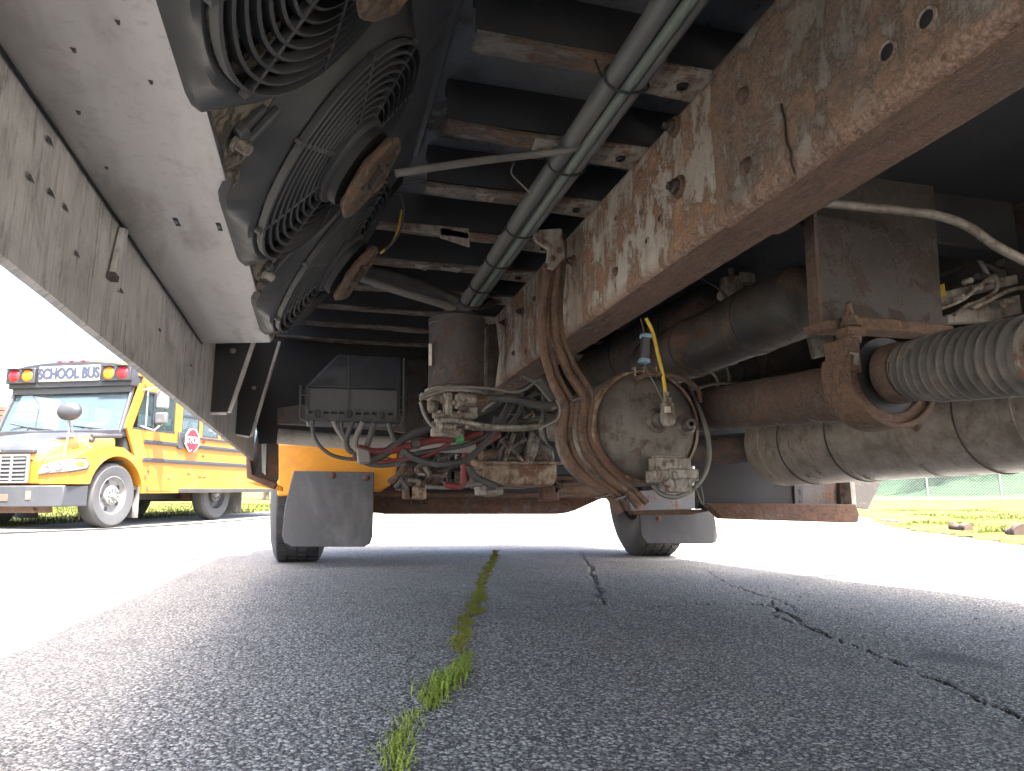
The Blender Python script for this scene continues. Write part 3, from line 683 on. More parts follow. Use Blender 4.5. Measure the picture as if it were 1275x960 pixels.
# --- condenser unit with its fans
cu = MB(); XA, ZA = -.105, .61; E1 = Vector((.5626, 0, .8267)); NN = Vector((.8267, 0, -.5626)); E2 = Vector((0, 1, 0))
n = 60; vs = []; fs = []
for i in range(n+1):
    y = -1.3+(1.555+1.3)*i/n; t = .006+.003*noise.noise(Vector((y*30, 0, 0)))
    for x in (XL+.003, -.20, -.155, XA-.006):
        vs.append((x, y if i < n else y-(x-XL)*.35, ZA-.002+.0012*noise.noise(Vector((x*8, y*5, 0)))))
    vs.append((XA+.0, y if i < n else y-.05, ZA+t))
for i in range(n):
    for k in range(4): fs.append((i*5+k, i*5+k+1, (i+1)*5+k+1, (i+1)*5+k))
con = MB().add(vs, fs).build('condenser_unit', 'alu_sheet', BUS)
con.modifiers.new('thick', 'SOLIDIFY').thickness = .003
MB().box((XL+.002, -1.3, ZA-.006), (XL+.0045, 1.555, ZA-.002)).build('seam', 'plastic_deep', con)
for u, v, w_, kind in [(147, 25, 14, 0), (92, 60, 8, 0), (98, 138, 9, 0), (133, 207, 13, 0), (220, 275, 9, 1), (273, 281, 9, 1), (188, 100, 3, 0)]:
    c = at(u, v, Z=ZA-.0035); s_ = .0030 if kind == 0 else .0038
    b = MB()
    if kind: b.box((c.x-.0030, c.y-.013, c.z-.002), (c.x+.0030, c.y+.013, c.z)); o = b.build('slot', 'plastic_deep', con, .001); MB().box((c.x-.0016, c.y-.006, c.z-.003), (c.x+.0016, c.y+.002, c.z-.002)).build('clip', 'alu_edge', con)
    else: b.add([(c.x-s_, c.y-.004, c.z), (c.x+s_, c.y-.003, c.z), (c.x+s_*.3, c.y+.006, c.z), (c.x, c.y, c.z-.004)], [(0, 1, 3), (1, 2, 3), (2, 0, 3), (0, 2, 1)]); b.build('punched_tab', 'dark_steel', con, smooth=0)
# sloping fan board
c0 = Vector((XA, 0, ZA)); W = .466
b = MB().frame(c0, E1, E2, NN); b.box((.0, -1.3, -.012), (W, 1.53, -.006)); b.build('fan_board', 'plastic_deep', con)
b = MB().frame(c0, E1, E2, NN); b.box((W, -1.3, -.03), (W+.006, 1.38, .012)); b.box((.325, -1.3, -.002), (W, 1.42, .002)); b.build('edge_strip', 'alu_edge', con)
b = MB().frame(c0, E1, E2, NN); vs = []; fs = []; n = 150; m = 8      # crumpled dirty sealing foil under the shrouds
for i in range(n+1):
    y = -.3+1.76*i/n
    for k in range(m+1):
        u = -.008+.095*k/m; vs.append((u, y, .004+.011*abs(noise.noise(Vector((u*28, y*22, 0))))+.004*noise.noise(Vector((u*80, y*60, 3)))))
for i in range(n):
    for k in range(m): fs.append((i*(m+1)+k, i*(m+1)+k+1, (i+1)*(m+1)+k+1, (i+1)*(m+1)+k))
b.add(vs, fs).build('sealing_foil', 'foil', con, smooth=60)
def fan(yc):
    ctr = c0+E1*.152+E2*yc; R = .166
    b = MB().frame(ctr, E1, E2, NN)                    # shroud: square with chamfered corners and a round mouth
    out = []; N = 64
    hs, ch = .172, .085
    def sq(a):
        c_, s_ = math.cos(a), math.sin(a); k = min(hs/max(1e-6, abs(c_)), .196/max(1e-6, abs(s_)), (hs+.196-ch)/(abs(c_)+abs(s_)))
        return (c_*k, s_*k)
    rings = [[(*sq(2*PI*j/N), -.004) for j in range(N)], [(*sq(2*PI*j/N), .006) for j in range(N)]]
    for rr_, z in ((R+.010, .026), (R+.004, .030), (R-.001, .030), (R-.002, -.004)):
        rings.append([((rr_ if rr_ < R+.008 else min(rr_, math.hypot(*sq(2*PI*j/N))-.001))*math.cos(2*PI*j/N), (rr_ if rr_ < R+.008 else min(rr_, math.hypot(*sq(2*PI*j/N))-.001))*math.sin(2*PI*j/N), z) for j in range(N)])
    vs = [p for r_ in rings for p in r_]; fs = [(i*N+j, i*N+(j+1) % N, (i+1)*N+(j+1) % N, (i+1)*N+j) for i in range(len(rings)-1) for j in range(N)]
    f = b.add(vs, fs).build('fan', 'plastic', con, smooth=35, label='black guarded fan with rusty motor')
    # guard rings and spokes: one moulded piece each
    b = MB().frame(ctr, E1, E2, NN)
    for k in range(9):
        r_ = .066+.0121*k; zz = .035+.005*math.cos(k/9*PI/2)
        b.lathe([(r_-.0015, zz-.0055), (r_+.0015, zz-.0045), (r_+.0017, zz+.0035), (r_-.0013, zz+.0045), (r_-.0015, zz-.0055)], (0, 0, 0), (0, 0, 1), 72)
    b.build('guard_rings', 'plastic_grey', con)
    b = MB().frame(ctr, E1, E2, NN)
    for k in range(8):
        a = 2*PI*(k+.35)/8; d = Vector((math.cos(a), math.sin(a), 0)); s_ = Vector((-d.y, d.x, 0))*.0026
        p0 = d*.050+Vector((0, 0, .038)); p1 = d*(R+.004)+Vector((0, 0, .030))
        b.slab([p0-s_, p0+s_, p1+s_, p1-s_], (0, 0, .0085))
    b.lathe([(.0001, .040), (.062, .040), (.064, .050), (.058, .054), (.0001, .054)], (0, 0, 0), (0, 0, 1), 40)
    b.build('guard_spokes', 'plastic_grey', con, .0006)
    b = MB().frame(ctr, E1, E2, NN)                    # curved fan blades in the dark behind
    for k in range(9):
        a = 2*PI*k/9; vs = []; fs = []
        for i in range(7):
            r_ = .05+.105*i/6; aa = a+.5*(i/6)**1.5
            for q, (da, z) in enumerate(((-.17, .004), (.0, .014), (.17, .022))): vs.append((r_*math.cos(aa+da*.9), r_*math.sin(aa+da*.9), z-.002))
        for i in range(6):
            for q in range(2): fs.append((i*3+q, i*3+q+1, i*3+4+q, i*3+3+q))
        b.add(vs, fs)
    b.build('fan_blades', 'plastic', con)
    b = MB().frame(ctr+NN*.062, E1, E2, NN)
    b.lathe([(.0001, .014), (.058, .014), (.062, .018), (.062, .021), (.058, .024), (.048, .026), (.045, .023), (.03, .023), (.015, .0225), (.0001, .0225)], (0, 0, 0), (0, 0, 1), 48)
    b.v = [tuple(Vector(p)+NN*(.0035*noise.noise(Vector(p)*55))+(Vector(p)-(ctr+NN*.062)).normalized()*.0035*noise.noise(Vector(p)*38)) for p in b.v]
    b.build('fan_motor', 'motor_rust', con)
    MB().frame(ctr+NN*.05, E1, E2, NN).lathe([(.0001, -.03), (.054, -.03), (.058, .012), (.056, .0155), (.0001, .016)], (0, 0, 0), (0, 0, 1), 40).build('motor_drum', 'plastic_deep', con)
    b = MB().frame(ctr+NN*.062, E1, E2, NN)
    for k in range(5): a = 2*PI*k/5; b.box((.03*math.cos(a)-.004, .03*math.sin(a)-.004, .022), (.03*math.cos(a)+.004, .03*math.sin(a)+.004, .027))
    b.lathe([(.0001, .02), (.016, .021), (.015, .030), (.0001, .031)], (0, 0, 0), (0, 0, 1), 20); b.build('motor_cap', 'plate_brown', con, .001)
    for s_ in (-1,):                                   # mounting clip with screw between neighbours
        b = MB().frame(ctr+E2*s_*.1975-E1*.118, E1, E2, NN)
        b.box((-.022, -.012, .0), (.020, .012, .012)); b.box((-.018, -.004, .012), (.03, .004, .020)); b.box((-.022, -.020, .004), (-.010, .020, .016))
        b.build('mounting_clip', 'plastic', con, .002)
        MB().frame(ctr+E2*s_*.1975-E1*.142, E1, E2, NN).lathe([(.0001, .026), (.006, .024), (.007, .012), (.010, .012), (.010, .008)], (0, 0, 0), (0, 0, 1), 12).build('screw', 'valve_grey', con)
for y in (.09, .485, .88, 1.275): fan(y)
# --- conduit bundle under the floor
P0, P1 = Vector((.400, .02, .885)), Vector((.409, 2.03, .868))
D = (P1-P0)
cb = None
for dx, dz, r, mt in ((-.018, .004, .0155, 'conduit'), (.006, -.008, .0085, 'conduit_green'), (.020, .001, .0130, 'conduit'), (.0, .014, .014, 'conduit')):
    p = [P0+D*t+Vector((dx+.0035*noise.noise(Vector((t*3, dx*90, 0))), 0, dz+.0035*noise.noise(Vector((t*3, dx*90, 8))))) for t in [i/24 for i in range(25)]]
    MB().tube(p, r, 14).build('conduit', mt, BUS)
for t in (.30, .42, .55, .70, .80, .90, .97):
    c = P0+D*t; b = MB(); q = []
    for k in range(25): a = 2*PI*k/24; q.append(c+Vector((.037*math.cos(a)*1.0+.002, .004*math.sin(a*2)+.004*math.cos(a), .021*math.sin(a)+.003)))
    b.tube(q, .0022, 6); z = MB(); b.tube([c+Vector((-.036, 0, .0)), c+Vector((-.046, .002, .028 if t < .7 else -.012))], .0016, 5); b.build('cable_tie', 'plastic_deep', BUS)
MB().slab([at(u, v, Y=2.06) for u, v in [(552, 372), (566, 345), (590, 335), (600, 352), (588, 384), (560, 392)]], (0, .05, 0)).build('conduit_hanger', 'dark_steel', BUS, .006)
def cable(name, pts, r, mt, n=10, k=7, kids=None, parent=None, label=None):
    """pts: (u, v, Y)"""
    return MB().tube(smoothpath([at(u, v, Y=y) for u, v, y in pts], k), r, n).build(name, mt, parent or BUS, label=label)
cable('cable', [(492, 216, 1.02), (530, 210, 1.02), (600, 200, 1.05), (660, 193, 1.07), (712, 186, 1.05), (722, 176, 1.05)], .0062, 'hose_light')
cable('wire', [(640, 203, 1.1), (637, 216, 1.1), (650, 230, 1.12), (662, 242, 1.12)], .0015, 'hose_light')
cable('hose', [(455, 335, 1.95), (490, 345, 1.95), (530, 358, 1.98), (560, 372, 2.0), (585, 385, 2.0)], .020, 'hose')
cable('hose', [(450, 346, 1.93), (490, 360, 1.93), (530, 372, 1.95), (565, 383, 2.0)], .0125, 'hose_light')
cable('hose', [(545, 372, 2.0), (562, 383, 2.0), (585, 388, 2.02), (600, 380, 2.05), (625, 372, 2.1), (650, 365, 2.2)], .013, 'hose')
for pts in ([(500, 262, 1.35), (496, 285, 1.33), (488, 302, 1.33), (474, 315, 1.32)], [(498, 240, 1.3), (503, 262, 1.32), (497, 290, 1.32), (480, 312, 1.32)]):
    cable('wire', pts, .0022, 'yellow_wire' if pts[0][0] == 500 else 'hose')
# fittings up in the cross member bays: strips and boxes
for (u0, v0, u1, v1, yy_, mt) in [(498, 276, 584, 290, 1.50, 'bracket_grey'), (548, 282, 585, 300, 1.5, 'bracket_grey')]:
    MB().slab([at(u0, v0, Y=yy_), at(u1, v0+8, Y=yy_), at(u1, v1+8, Y=yy_), at(u0, v1-4, Y=yy_)], (0, .004, 0)).build('mounting_strip', mt, BUS, .002)

# --- tubes wrapped down round the rail
PB = 1.45
for i, (dx, dy) in enumerate(((0, 0), (1, .004), (2, 0), (3, .006))):
    A = [(688, 322), (681, 350), (675, 400), (678, 440), (690, 480), (702, 505), (700, 545), (710, 575), (732, 598), (758, 616), (772, 638)]
    B = [(703, 300), (702, 330), (698, 380), (701, 420), (716, 455), (737, 492), (734, 540), (748, 570), (770, 595), (792, 612), (806, 626)]
    p = []
    for (u0, v0), (u1, v1) in zip(A, B):
        t = (0, .27, .68, .97)[i]; p.append(at(u0+(u1-u0)*t, v0+(v1-v0)*t, Y=PB+dy))
    MB().tube(smoothpath(p, 6), .0100 if i in (0, 2) else .0068, 12).build('coolant_tube', 'pipe_rust', BUS)
for u, v in ((720, 497), (698, 506), (752, 618), (772, 620)):
    c = at(u, v, Y=PB-.012); MB().frame(c, Vector((.96, 0, .28)), Vector((0, 1, 0)), Vector((-.28, 0, .96))).box((-.014, -.004, -.003), (.014, .02, .003)).build('tube_clamp', 'dark_steel', BUS, .001)
b = MB().slab([at(u, v, Y=1.42) for u, v in [(661, 286), (700, 284), (704, 320), (690, 335), (680, 332), (683, 310), (668, 300)]], (0, .012, 0)); tb = b.build('tube_bracket', 'bracket_grey', BUS, .002)
for u, v in ((678, 332), (688, 322), (697, 312)): MB().hexa(at(u, v, Y=1.418), (0, -1, 0), .007, .007).build('bolt', 'motor_rust', tb)
cable('wire', [(672, 534, 1.5), (694, 522, 1.44), (697, 508, 1.43), (692, 498, 1.43)], .0018, 'hose_light')
# --- round end air tank with its sensor and drain valve
TY = 1.5; tc = at(807, 530, Y=TY); tr = .138
b = MB().lathe([(.0001, -.012), (.07, -.010), (.108, -.004), (.124, .008), (.130, .018), (tr-.001, .020), (tr, .030), (tr, .27), (.12, .30), (.06, .32), (.0001, .325)], tc, (0, 1, 0), 72)
tank = b.build('air_tank', 'tank_end', BUS, label='round dusty air tank with a yellow wire into its end')
b = MB().lathe([(.127, .004), (.1325, .002), (.136, .010), (.137, .022)], tc, (0, 1, 0), 72); b.build('rolled_seam', 'pan', tank)
def t_(u, v, d=0.): return at(u, v, Y=TY-d)
MB().lathe([(.0001, .03), (.015, .03), (.019, .022), (.020, .008), (.028, .002), (.030, -.004)], t_(818, 524, .012), (0, -1, 0), 24).build('port_boss', 'tank_end', tank)
MB().lathe([(.0055, .022), (.012, .022), (.016, .016), (.017, .004), (.026, -.002)], t_(855, 529, .012), (0, -1, 0), 24).build('port_plug', 'tank_end', tank)
MB().lathe([(.0001, .0), (.0055, .0), (.0055, .0235)], t_(856, 529, .012), (0, -1, 0), 16).build('plug_hole', 'plastic_deep', tank)
z_ = Vector((0, 0, 1))
sc_ = t_(831, 513, .055)
MB().lathe([(.0001, -.046), (.010, -.045), (.0165, -.036), (.0175, -.018), (.015, -.010), (.0155, .006), (.011, .010), (.011, .020), (.006, .022), (.006, .034), (.0001, .034)], sc_+z_*.012, (0, 0, 1), 20).build('pressure_sensor', 'valve_grey', tank)
MB().box(sc_+Vector((-.013, -.019, -.004)), sc_+Vector((-.001, -.010, .010))).build('sensor_tag', 'paper_tag', tank, .001)
MB().cyl(sc_+Vector((0, 0, 0)), t_(820, 524, .02), .010).build('sensor_stem', 'valve_grey', tank)
cable('sensor_wire', [(804, 396, 1.40), (812, 412, 1.41), (819, 440, 1.43), (826, 470, 1.45), (829, 497, 1.45)], .0042, 'yellow_wire', label='yellow wire')
cable('wire', [(797, 396, 1.36), (801, 408, 1.37), (802, 416, 1.38)], .0014, 'pipe_rust')
cable('wire', [(803, 454, 1.40), (806, 462, 1.42), (816, 480, 1.44), (824, 497, 1.445)], .0014, 'hose_light')
cable('wire', [(838, 530, 1.45), (846, 548, 1.46), (856, 566, 1.46)], .0009, 'hose_light')
b = MB().frame(at(803, 434, Y=1.40), Vector((.99, 0, -.1)), Vector((0, 1, 0)), Vector((.1, 0, .99)))
b.box((-.0085, -.008, -.030), (.0085, .008, .030)); f = b.build('inline_fuse', 'plastic_grey', BUS, .002)
b = MB().frame(at(803, 434, Y=1.40), Vector((.99, 0, -.1)), Vector((0, 1, 0)), Vector((.1, 0, .99)))
b.box((-.0105, -.010, -.033), (.0105, .010, -.024)).build('fuse_cap', 'blue_plastic', f, .001)
MB().frame(at(803, 434, Y=1.40), Vector((.99, 0, -.1)), Vector((0, 1, 0)), Vector((.1, 0, .99))).box((-.0105, -.010, .024), (.0105, .010, .033)).build('fuse_cap', 'blue_plastic', f, .001)
# drain valve: squat cross shaped casting
vc = at(840, 590, Y=1.43); k_ = .00171
def vb(name, u0, v0, u1, v1, d0, d1, mt='valve_grey', bv=.003, par=None):
    a = vc+Vector(((u0-840)*k_, -d0, -(v0-590)*k_)); b_ = vc+Vector(((u1-840)*k_, -d1, -(v1-590)*k_)); return MB().box(a, b_).build(name, mt, par or tank, bv)
dv = vb('drain_valve', 811, 569, 861, 589, .012, -.03)
for a in ((804, 586, 832, 602, .018, -.02), (826, 584, 868, 597, .022, -.02), (826, 594, 860, 614, .014, -.02), (829, 588, 836, 598, .030, .0), (856, 586, 871, 600, .012, -.02), (815, 566, 858, 572, .004, -.03)): vb('valve_body', *a, par=dv)
MB().cyl(vc+Vector((-.026, -.01, -.022)), vc+Vector((-.026, -.03, -.022)), .009, 14).build('valve_port', 'valve_grey', dv)
cable('drain_hose', [(857, 480, 1.60), (872, 512, 1.50), (882, 548, 1.46), (881, 580, 1.44), (868, 604, 1.44), (845, 618, 1.44), (825, 616, 1.45), (812, 604, 1.46)], .0055, 'hose_light')
cable('bracket_strap', [(790, 472, 1.46), (812, 466, 1.45), (845, 470, 1.46), (868, 484, 1.5), (872, 500, 1.52)], .006, 'pipe_rust')
for u in (786, 797, 812): MB().box(at(u, 458, Y=1.52), at(u+7, 470, Y=1.50)).build('strap_lug', 'bracket_grey', BUS, .002)
cable('wire', [(863, 598, 1.43), (868, 612, 1.43), (875, 628, 1.43), (876, 620, 1.43), (873, 606, 1.43)], .0012, 'hose_light')
# --- drive shaft, hanger bearing and slip boot
SX = .97
s0, s1 = Vector((SX, 1.05, .482)), Vector((SX, 2.75, .600))
MB().lathe([(.0001, 0), (.046, 0), (.055, .012), (.0535, 1.58), (.044, 1.60), (.0001, 1.60)], s0, s1-s0, 48).build('drive_shaft', 'shaft', BUS)
c = at(1117, 465, Y=.97); sd = (Vector((SX, .40, .445))-c).normalized()
hang = Vector((c.x, 1.0, c.z))
def arc(r0, r1, a0, a1, y0, y1, c_, n=28):
    vs = []; fs = []
    for i in range(n+1):
        a = math.radians(a0+(a1-a0)*i/n); cc, ss = math.cos(a), math.sin(a)
        for r_, y_ in ((r0, y0), (r1, y0), (r1, y1), (r0, y1)): vs.append((c_[0]+r_*cc, y_, c_[2]+r_*ss))
    for i in range(n):
        for q in range(4): fs.append((i*4+q, i*4+(q+1) % 4, i*4+4+(q+1) % 4, i*4+4+q))
    fs += [(3, 2, 1, 0), (n*4, n*4+1, n*4+2, n*4+3)]
    return MB().add(vs, fs)
hb = arc(.066, .090, 165, 375, .985, 1.035, hang).build('bearing_strap', 'pipe_rust', BUS, .003)
arc(.083, .0925, 160, 380, .975, 1.045, hang).build('strap_rim', 'pipe_rust', hb, .002)
MB().box(hang+Vector((-.090, .0-.02, .0)), hang+Vector((-.060, .035, .062))).build('strap_ear', 'pipe_rust', hb, .004)
MB().box(hang+Vector((-.084, -.024, .012)), hang+Vector((-.068, -.016, .034))).build('strap_window', 'bracket_grey', hb, .001)
MB().box(hang+Vector((.062, -.02, .0)), hang+Vector((.088, .035, .064))).build('strap_ear', 'pipe_rust', hb, .004)
arc(.030, .067, 0, 359.9, .99, 1.04, hang).build('bearing_cushion', 'plastic_deep', BUS)
MB().lathe([(.034, .0), (.048, .0), (.052, .010), (.052, .030), (.044, .034), (.034, .034)], hang+Vector((0, -.055, 0)), (0, 1, 0), 40).build('dust_slinger', 'shaft', BUS)
pr = [(.0001, -.02), (.040, -.02), (.040, 0)]; L = .235; N_ = 13
for i in range(N_):
    h = L*i/N_; rr_ = .042+.006*min(1, i/3)
    pr += [(rr_, h+.003), (rr_+.0075, h+.0075), (rr_+.008, h+.0095), (rr_+.0075, h+.0115), (rr_, h+.016)]
pr += [(.048, L+.002), (.049, L+.03), (.046, L+.034), (.0001, L+.034)]
b0 = Vector((hang.x+.004, .945, hang.z)); bd = (at(1300, 440, Y=.70)-b0).normalized()
bt = MB().lathe(pr, b0, bd, 56).build('slip_boot', 'boot', BUS)
MB().lathe([(.040, -.012), (.047, -.010), (.048, .002), (.042, .004)], b0, bd, 40).build('boot_clamp', 'bracket_grey', bt)
MB().lathe([(.047, 0), (.0525, 0), (.0525, .016), (.047, .016)], b0+bd*(L+.012), bd, 40).build('boot_clamp', 'bracket_grey', bt)
MB().cyl(b0+bd*(L+.03), b0+bd*(L+1.4), .0515, 40).build('rear_drive_shaft', 'shaft', BUS)
# hanger plate and cross channel
HY = 1.08
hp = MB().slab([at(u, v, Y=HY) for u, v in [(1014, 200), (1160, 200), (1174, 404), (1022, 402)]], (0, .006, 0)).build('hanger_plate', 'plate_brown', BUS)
MB().slab([at(u, v, Y=HY-.012) for u, v in [(1010, 225), (1015, 225), (1027, 408), (1021, 408)]], (0, .03, 0)).build('plate_edge', 'shaft', hp, .002)
MB().slab([at(u, v, Y=HY-.02) for u, v in [(1020, 400), (1066, 394), (1100, 396), (1188, 405), (1188, 417), (1100, 411), (1060, 410), (1026, 410)]], (0, .05, 0)).build('plate_foot', 'pipe_rust', hp, .003)
bc = at(1059, 404, Y=HY-.035)
MB().lathe([(.0001, .042), (.005, .042), (.006, .030), (.0075, .018), (.014, .018), (.014, .008), (.018, .007), (.018, 0), (.0001, 0)], bc+Vector((0, 0, -.004)), (0, 0, 1), 12).build('hanger_bolt', 'pipe_rust', hp)
MB().box(bc+Vector((-.020, -.015, -.024)), bc+Vector((.022, .02, -.006))).build('strap_nut_block', 'pipe_rust', hp, .004)
MB().hexa(bc+Vector((.0, -.004, -.024)), (0, 0, -1), .015, .012).build('hanger_nut', 'bracket_grey', hp, .001)
b = MB().box((.63, 1.10, .80), (1.41, 1.16, .95)); b.build('frame_crossmember', 'plastic_deep', BUS, .004)
cable('brake_pipe', [(1000, 250, 1.02), (1060, 256, 1.02), (1120, 262, 1.0), (1165, 268, .98), (1205, 282, .96), (1240, 306, .94), (1290, 332, .93)], .0085, 'cast')
cable('wire', [(1150, 350, 1.3), (1190, 336, 1.3), (1235, 322, 1.3)], .004, 'hose'); MB().cyl(at(1222, 324, Y=1.3), at(1238, 318, Y=1.3), .009, 12).build('wire_plug', 'bracket_grey', BUS)
# --- bracketry seen past the hanger plate
for q in ([(1172, 366), (1180, 362), (1245, 345), (1275, 340), (1275, 352), (1215, 366), (1176, 384)], [(1180, 392), (1220, 378), (1290, 362), (1290, 400), (1182, 402)]):
    MB().slab([at(u, v, Y=1.17) for u, v in q], (0, .02, 0)).build('pipe_bracket', 'bracket_grey', BUS, .003)
cable('brake_pipe', [(1172, 384, 1.14), (1200, 372, 1.14), (1224, 352, 1.14), (1238, 344, 1.14), (1241, 360, 1.14), (1222, 374, 1.14), (1205, 380, 1.14), (1188, 392, 1.14)], .0042, 'bracket_grey')
cable('brake_pipe', [(1210, 384, 1.13), (1235, 372, 1.13), (1262, 360, 1.13), (1290, 358, 1.13)], .0048, 'bracket_grey')
MB().box(at(1171, 355, Y=1.13), at(1177, 368, Y=1.12)).build('wire_tag', 'yellow_wire', BUS)
MB().cyl(at(1250, 378, Y=1.13), at(1262, 374, Y=1.13), .009, 14).build('pipe_fitting', 'bracket_grey', BUS)
for k in range(7):
    u0 = 1180+rnd.uniform(0, 90); cable('hose', [(u0, 300+rnd.uniform(0, 50), 1.2), (u0+30, 312+rnd.uniform(0, 50), 1.2), (u0+80, 318+rnd.uniform(0, 60), 1.2)], rnd.uniform(.003, .008), rnd.choice(['hose', 'dark_steel', 'hose_light']))
for u, v in ((1190, 372), (1213, 360), (1226, 352), (1200, 352)): MB().hexa(at(u, v, Y=1.15), (0, -1, 0), .007, .02).build('bolt', 'bracket_grey', BUS)
# --- two long black tanks behind the rail
def longtank(u0, v0, y0, y1, r, nm='reservoir'):
    c = at(u0, v0, Y=y0); prof = [(.0001, -.03), (r*.6, -.022), (r*.93, .0), (r, .03)]
    L = y1-y0; k = 30
    prof += [(r*(1+.012*noise.noise(Vector((i*.9, r, 0)))), .03+(L-.06)*i/k) for i in range(1, k)]+[(r, L-.03), (r*.9, L), (.0001, L+.03)]
    t = MB().lathe(prof, c, (0, 1, 0), 48).build(nm, 'tank_black', BUS)
    for f in (.22, .62): 
        MB().lathe([(r*1.0, 0), (r*1.035, 0), (r*1.035, .035), (r, .035)], c+Vector((0, L*f, 0)), (0, 1, 0), 48).build('tank_strap', 'tank_black', t)
    return t, c
longtank(1003, 372, 1.28, 2.05, .082)
longtank(905, 388, 1.75, 2.75, .105)
longtank(1010, 352, 1.9, 3.0, .10)
va = at(918, 368, Y=1.62)
v_ = MB().cyl(va+Vector((-.020, 0, -.035)), va+Vector((-.016, 0, .045)), .030, 20).build('relay_valve', 'valve_grey', BUS, .003)
MB().cyl(va+Vector((-.02, -.01, 0)), va+Vector((.055, -.02, -.010)), .022, 18).build('valve_arm', 'valve_grey', v_)
MB().box(va+Vector((-.012, -.03, .030)), va+Vector((.040, .01, .058))).build('valve_head', 'cast', v_, .004)
MB().cyl(va+Vector((-.055, 0, -.005)), va+Vector((-.02, 0, -.002)), .012, 12).build('valve_port', 'valve_grey', v_)
MB().cyl(va+Vector((-.010, 0, .05)), va+Vector((-.014, 0, .075)), .010, 12).build('valve_port', 'cast', v_)
for dx in (-.03, -.008, .02): MB().hexa(va+Vector((dx, -.03, -.03+.4*abs(dx))), (0, -1, 0), .006, .006).build('bolt', 'cast', v_)
cable('wire', [(870, 345, 1.6), (893, 358, 1.58), (906, 372, 1.57), (912, 386, 1.57), (906, 394, 1.57)], .0028, 'hose')
cable('wire', [(940, 360, 1.6), (975, 366, 1.62), (1012, 372, 1.6)], .003, 'hose_light')
cable('wire', [(885, 335, 1.75), (940, 326, 1.8), (1012, 318, 1.8)], .004, 'hose')
for u in (896, 906, 915): MB().hexa(at(u, 408, Y=1.70), (0, -1, -.5), .008, .014).build('bolt', 'motor_rust', BUS)
MB().slab([at(u, v, Y=1.62) for u, v in [(1008, 414), (1036, 410), (1042, 440), (1016, 446)]], (0, .02, 0)).build('shaft_guard', 'bracket_grey', BUS, .003)
MB().cyl(at(900, 470, Y=2.3), at(1040, 420, Y=2.2), .05, 24).build('crossover_pipe', 'tank_black', BUS)
for pts in ([(862, 470), (880, 462), (895, 460), (918, 452)], [(880, 458), (892, 470), (894, 486)], [(905, 456), (908, 472), (904, 484)], [(860, 486), (890, 478), (930, 476)]):
    cable('wire', [(u, v, 2.2) for u, v in pts], .0055, 'cast')
for u, v in ((894, 457), (907, 454)): MB().hexa(at(u, v, Y=2.15), (0, -1, 0), .011, .012).build('bolt', 'motor_rust', BUS)
# --- exhaust
mc = at(955, 548, Y=2.30); mr = .145; mx = 1.60; mz = .353+mr
prof = [(.0001, -1.4)]
MY0, MY1 = .9, 2.24
prof = [(.0001, 0), (mr*.9, .0), (mr, .01)]; L = MY1-MY0
for yy_ in (.30, .62, .86, 1.10, 1.24): prof += [(mr, yy_), (mr+.0022, yy_+.002), (mr+.0022, yy_+.007), (mr, yy_+.009)]
prof += [(mr, L-.04), (mr*.96, L-.01), (mr*.60, L), (.0001, L)]
mf = MB().lathe(prof, (mx, MY0, mz), (0, 1, 0), 72).build('muffler', 'muffler', BUS)
for yy_ in (1.35, 1.80, 2.03): MB().lathe([(mr-.002, 0), (mr+.0032, 0), (mr+.0032, .003), (mr-.002, .003)], (mx, yy_, mz), (0, 1, 0), 72).build('muffler_band', 'dark_steel', mf)
for yy_ in (1.35, 1.80): 
    b = MB(); p = [(mx-(mr+.003)*math.sin(a), yy_-.06-.01*math.sin(a*3), mz+(mr+.003)*math.cos(a)) for a in [math.radians(20+6*i) for i in range(12)]]; b.tube(p, .005, 8); b.build('band_lug', 'muffler', mf)
MB().tube([(mx-.0, 2.2, mz), at(930, 557, Y=2.3), at(860, 562, Y=2.36), at(780, 570, Y=2.5)], .055, 32).build('exhaust_pipe', 'tank_black', BUS)
cl = at(1010, 590, Y=2.0)
for d_ in (-.018, .016):
    MB().lathe([(.0001, .02), (.010, .02), (.012, .010), (.020, .008), (.020, -.012), (.0001, -.012)], cl+Vector((d_, -.03, -d_*.4)), (.3, -1, .1), 14).build('clamp_bolt', 'motor_rust', mf)
MB().box(cl+Vector((-.02, -.03, -.012)), cl+Vector((.02, .02, .012))).build('clamp_saddle', 'motor_rust', mf, .005)
# --- right hand step well, tank guard and beam
Yb = 2.4
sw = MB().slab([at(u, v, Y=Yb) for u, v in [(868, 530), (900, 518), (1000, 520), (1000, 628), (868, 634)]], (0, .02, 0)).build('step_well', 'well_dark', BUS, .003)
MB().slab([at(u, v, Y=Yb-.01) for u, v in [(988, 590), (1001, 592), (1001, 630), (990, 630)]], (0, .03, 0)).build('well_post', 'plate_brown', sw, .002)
MB().slab([at(u, v, Y=Yb+.05) for u, v in [(1000, 592), (1050, 596), (1052, 628), (1000, 631)]], (0, .02, 0)).build('well_side', 'dark_steel', sw, .002)
MB().slab([at(u, v, Y=Yb+.02) for u, v in [(1048, 596), (1060, 597), (1062, 630), (1049, 630)]], (0, .05, 0)).build('well_post', 'dark_steel', sw, .002)
MB().slab([at(u, v, Y=Yb+.04) for u, v in [(1060, 595), (1100, 594), (1081, 634), (1062, 631)]], (0, .03, 0)).build('well_gusset', 'plate_brown', sw, .002)
MB().slab([at(u, v, Y=Yb-.06) for u, v in [(1058, 597), (1064, 597), (1067, 632), (1061, 632)]], (0, .06, 0)).build('well_rib', 'bracket_grey', sw, .002)
MB().slab([at(u, v, Y=Yb-.10) for u, v in [(880, 626), (1066, 628), (1070, 640), (1069, 650), (1062, 651), (901, 646)]], (0, .05, 0)).build('tread_beam', 'axle_rust', BUS, .004)
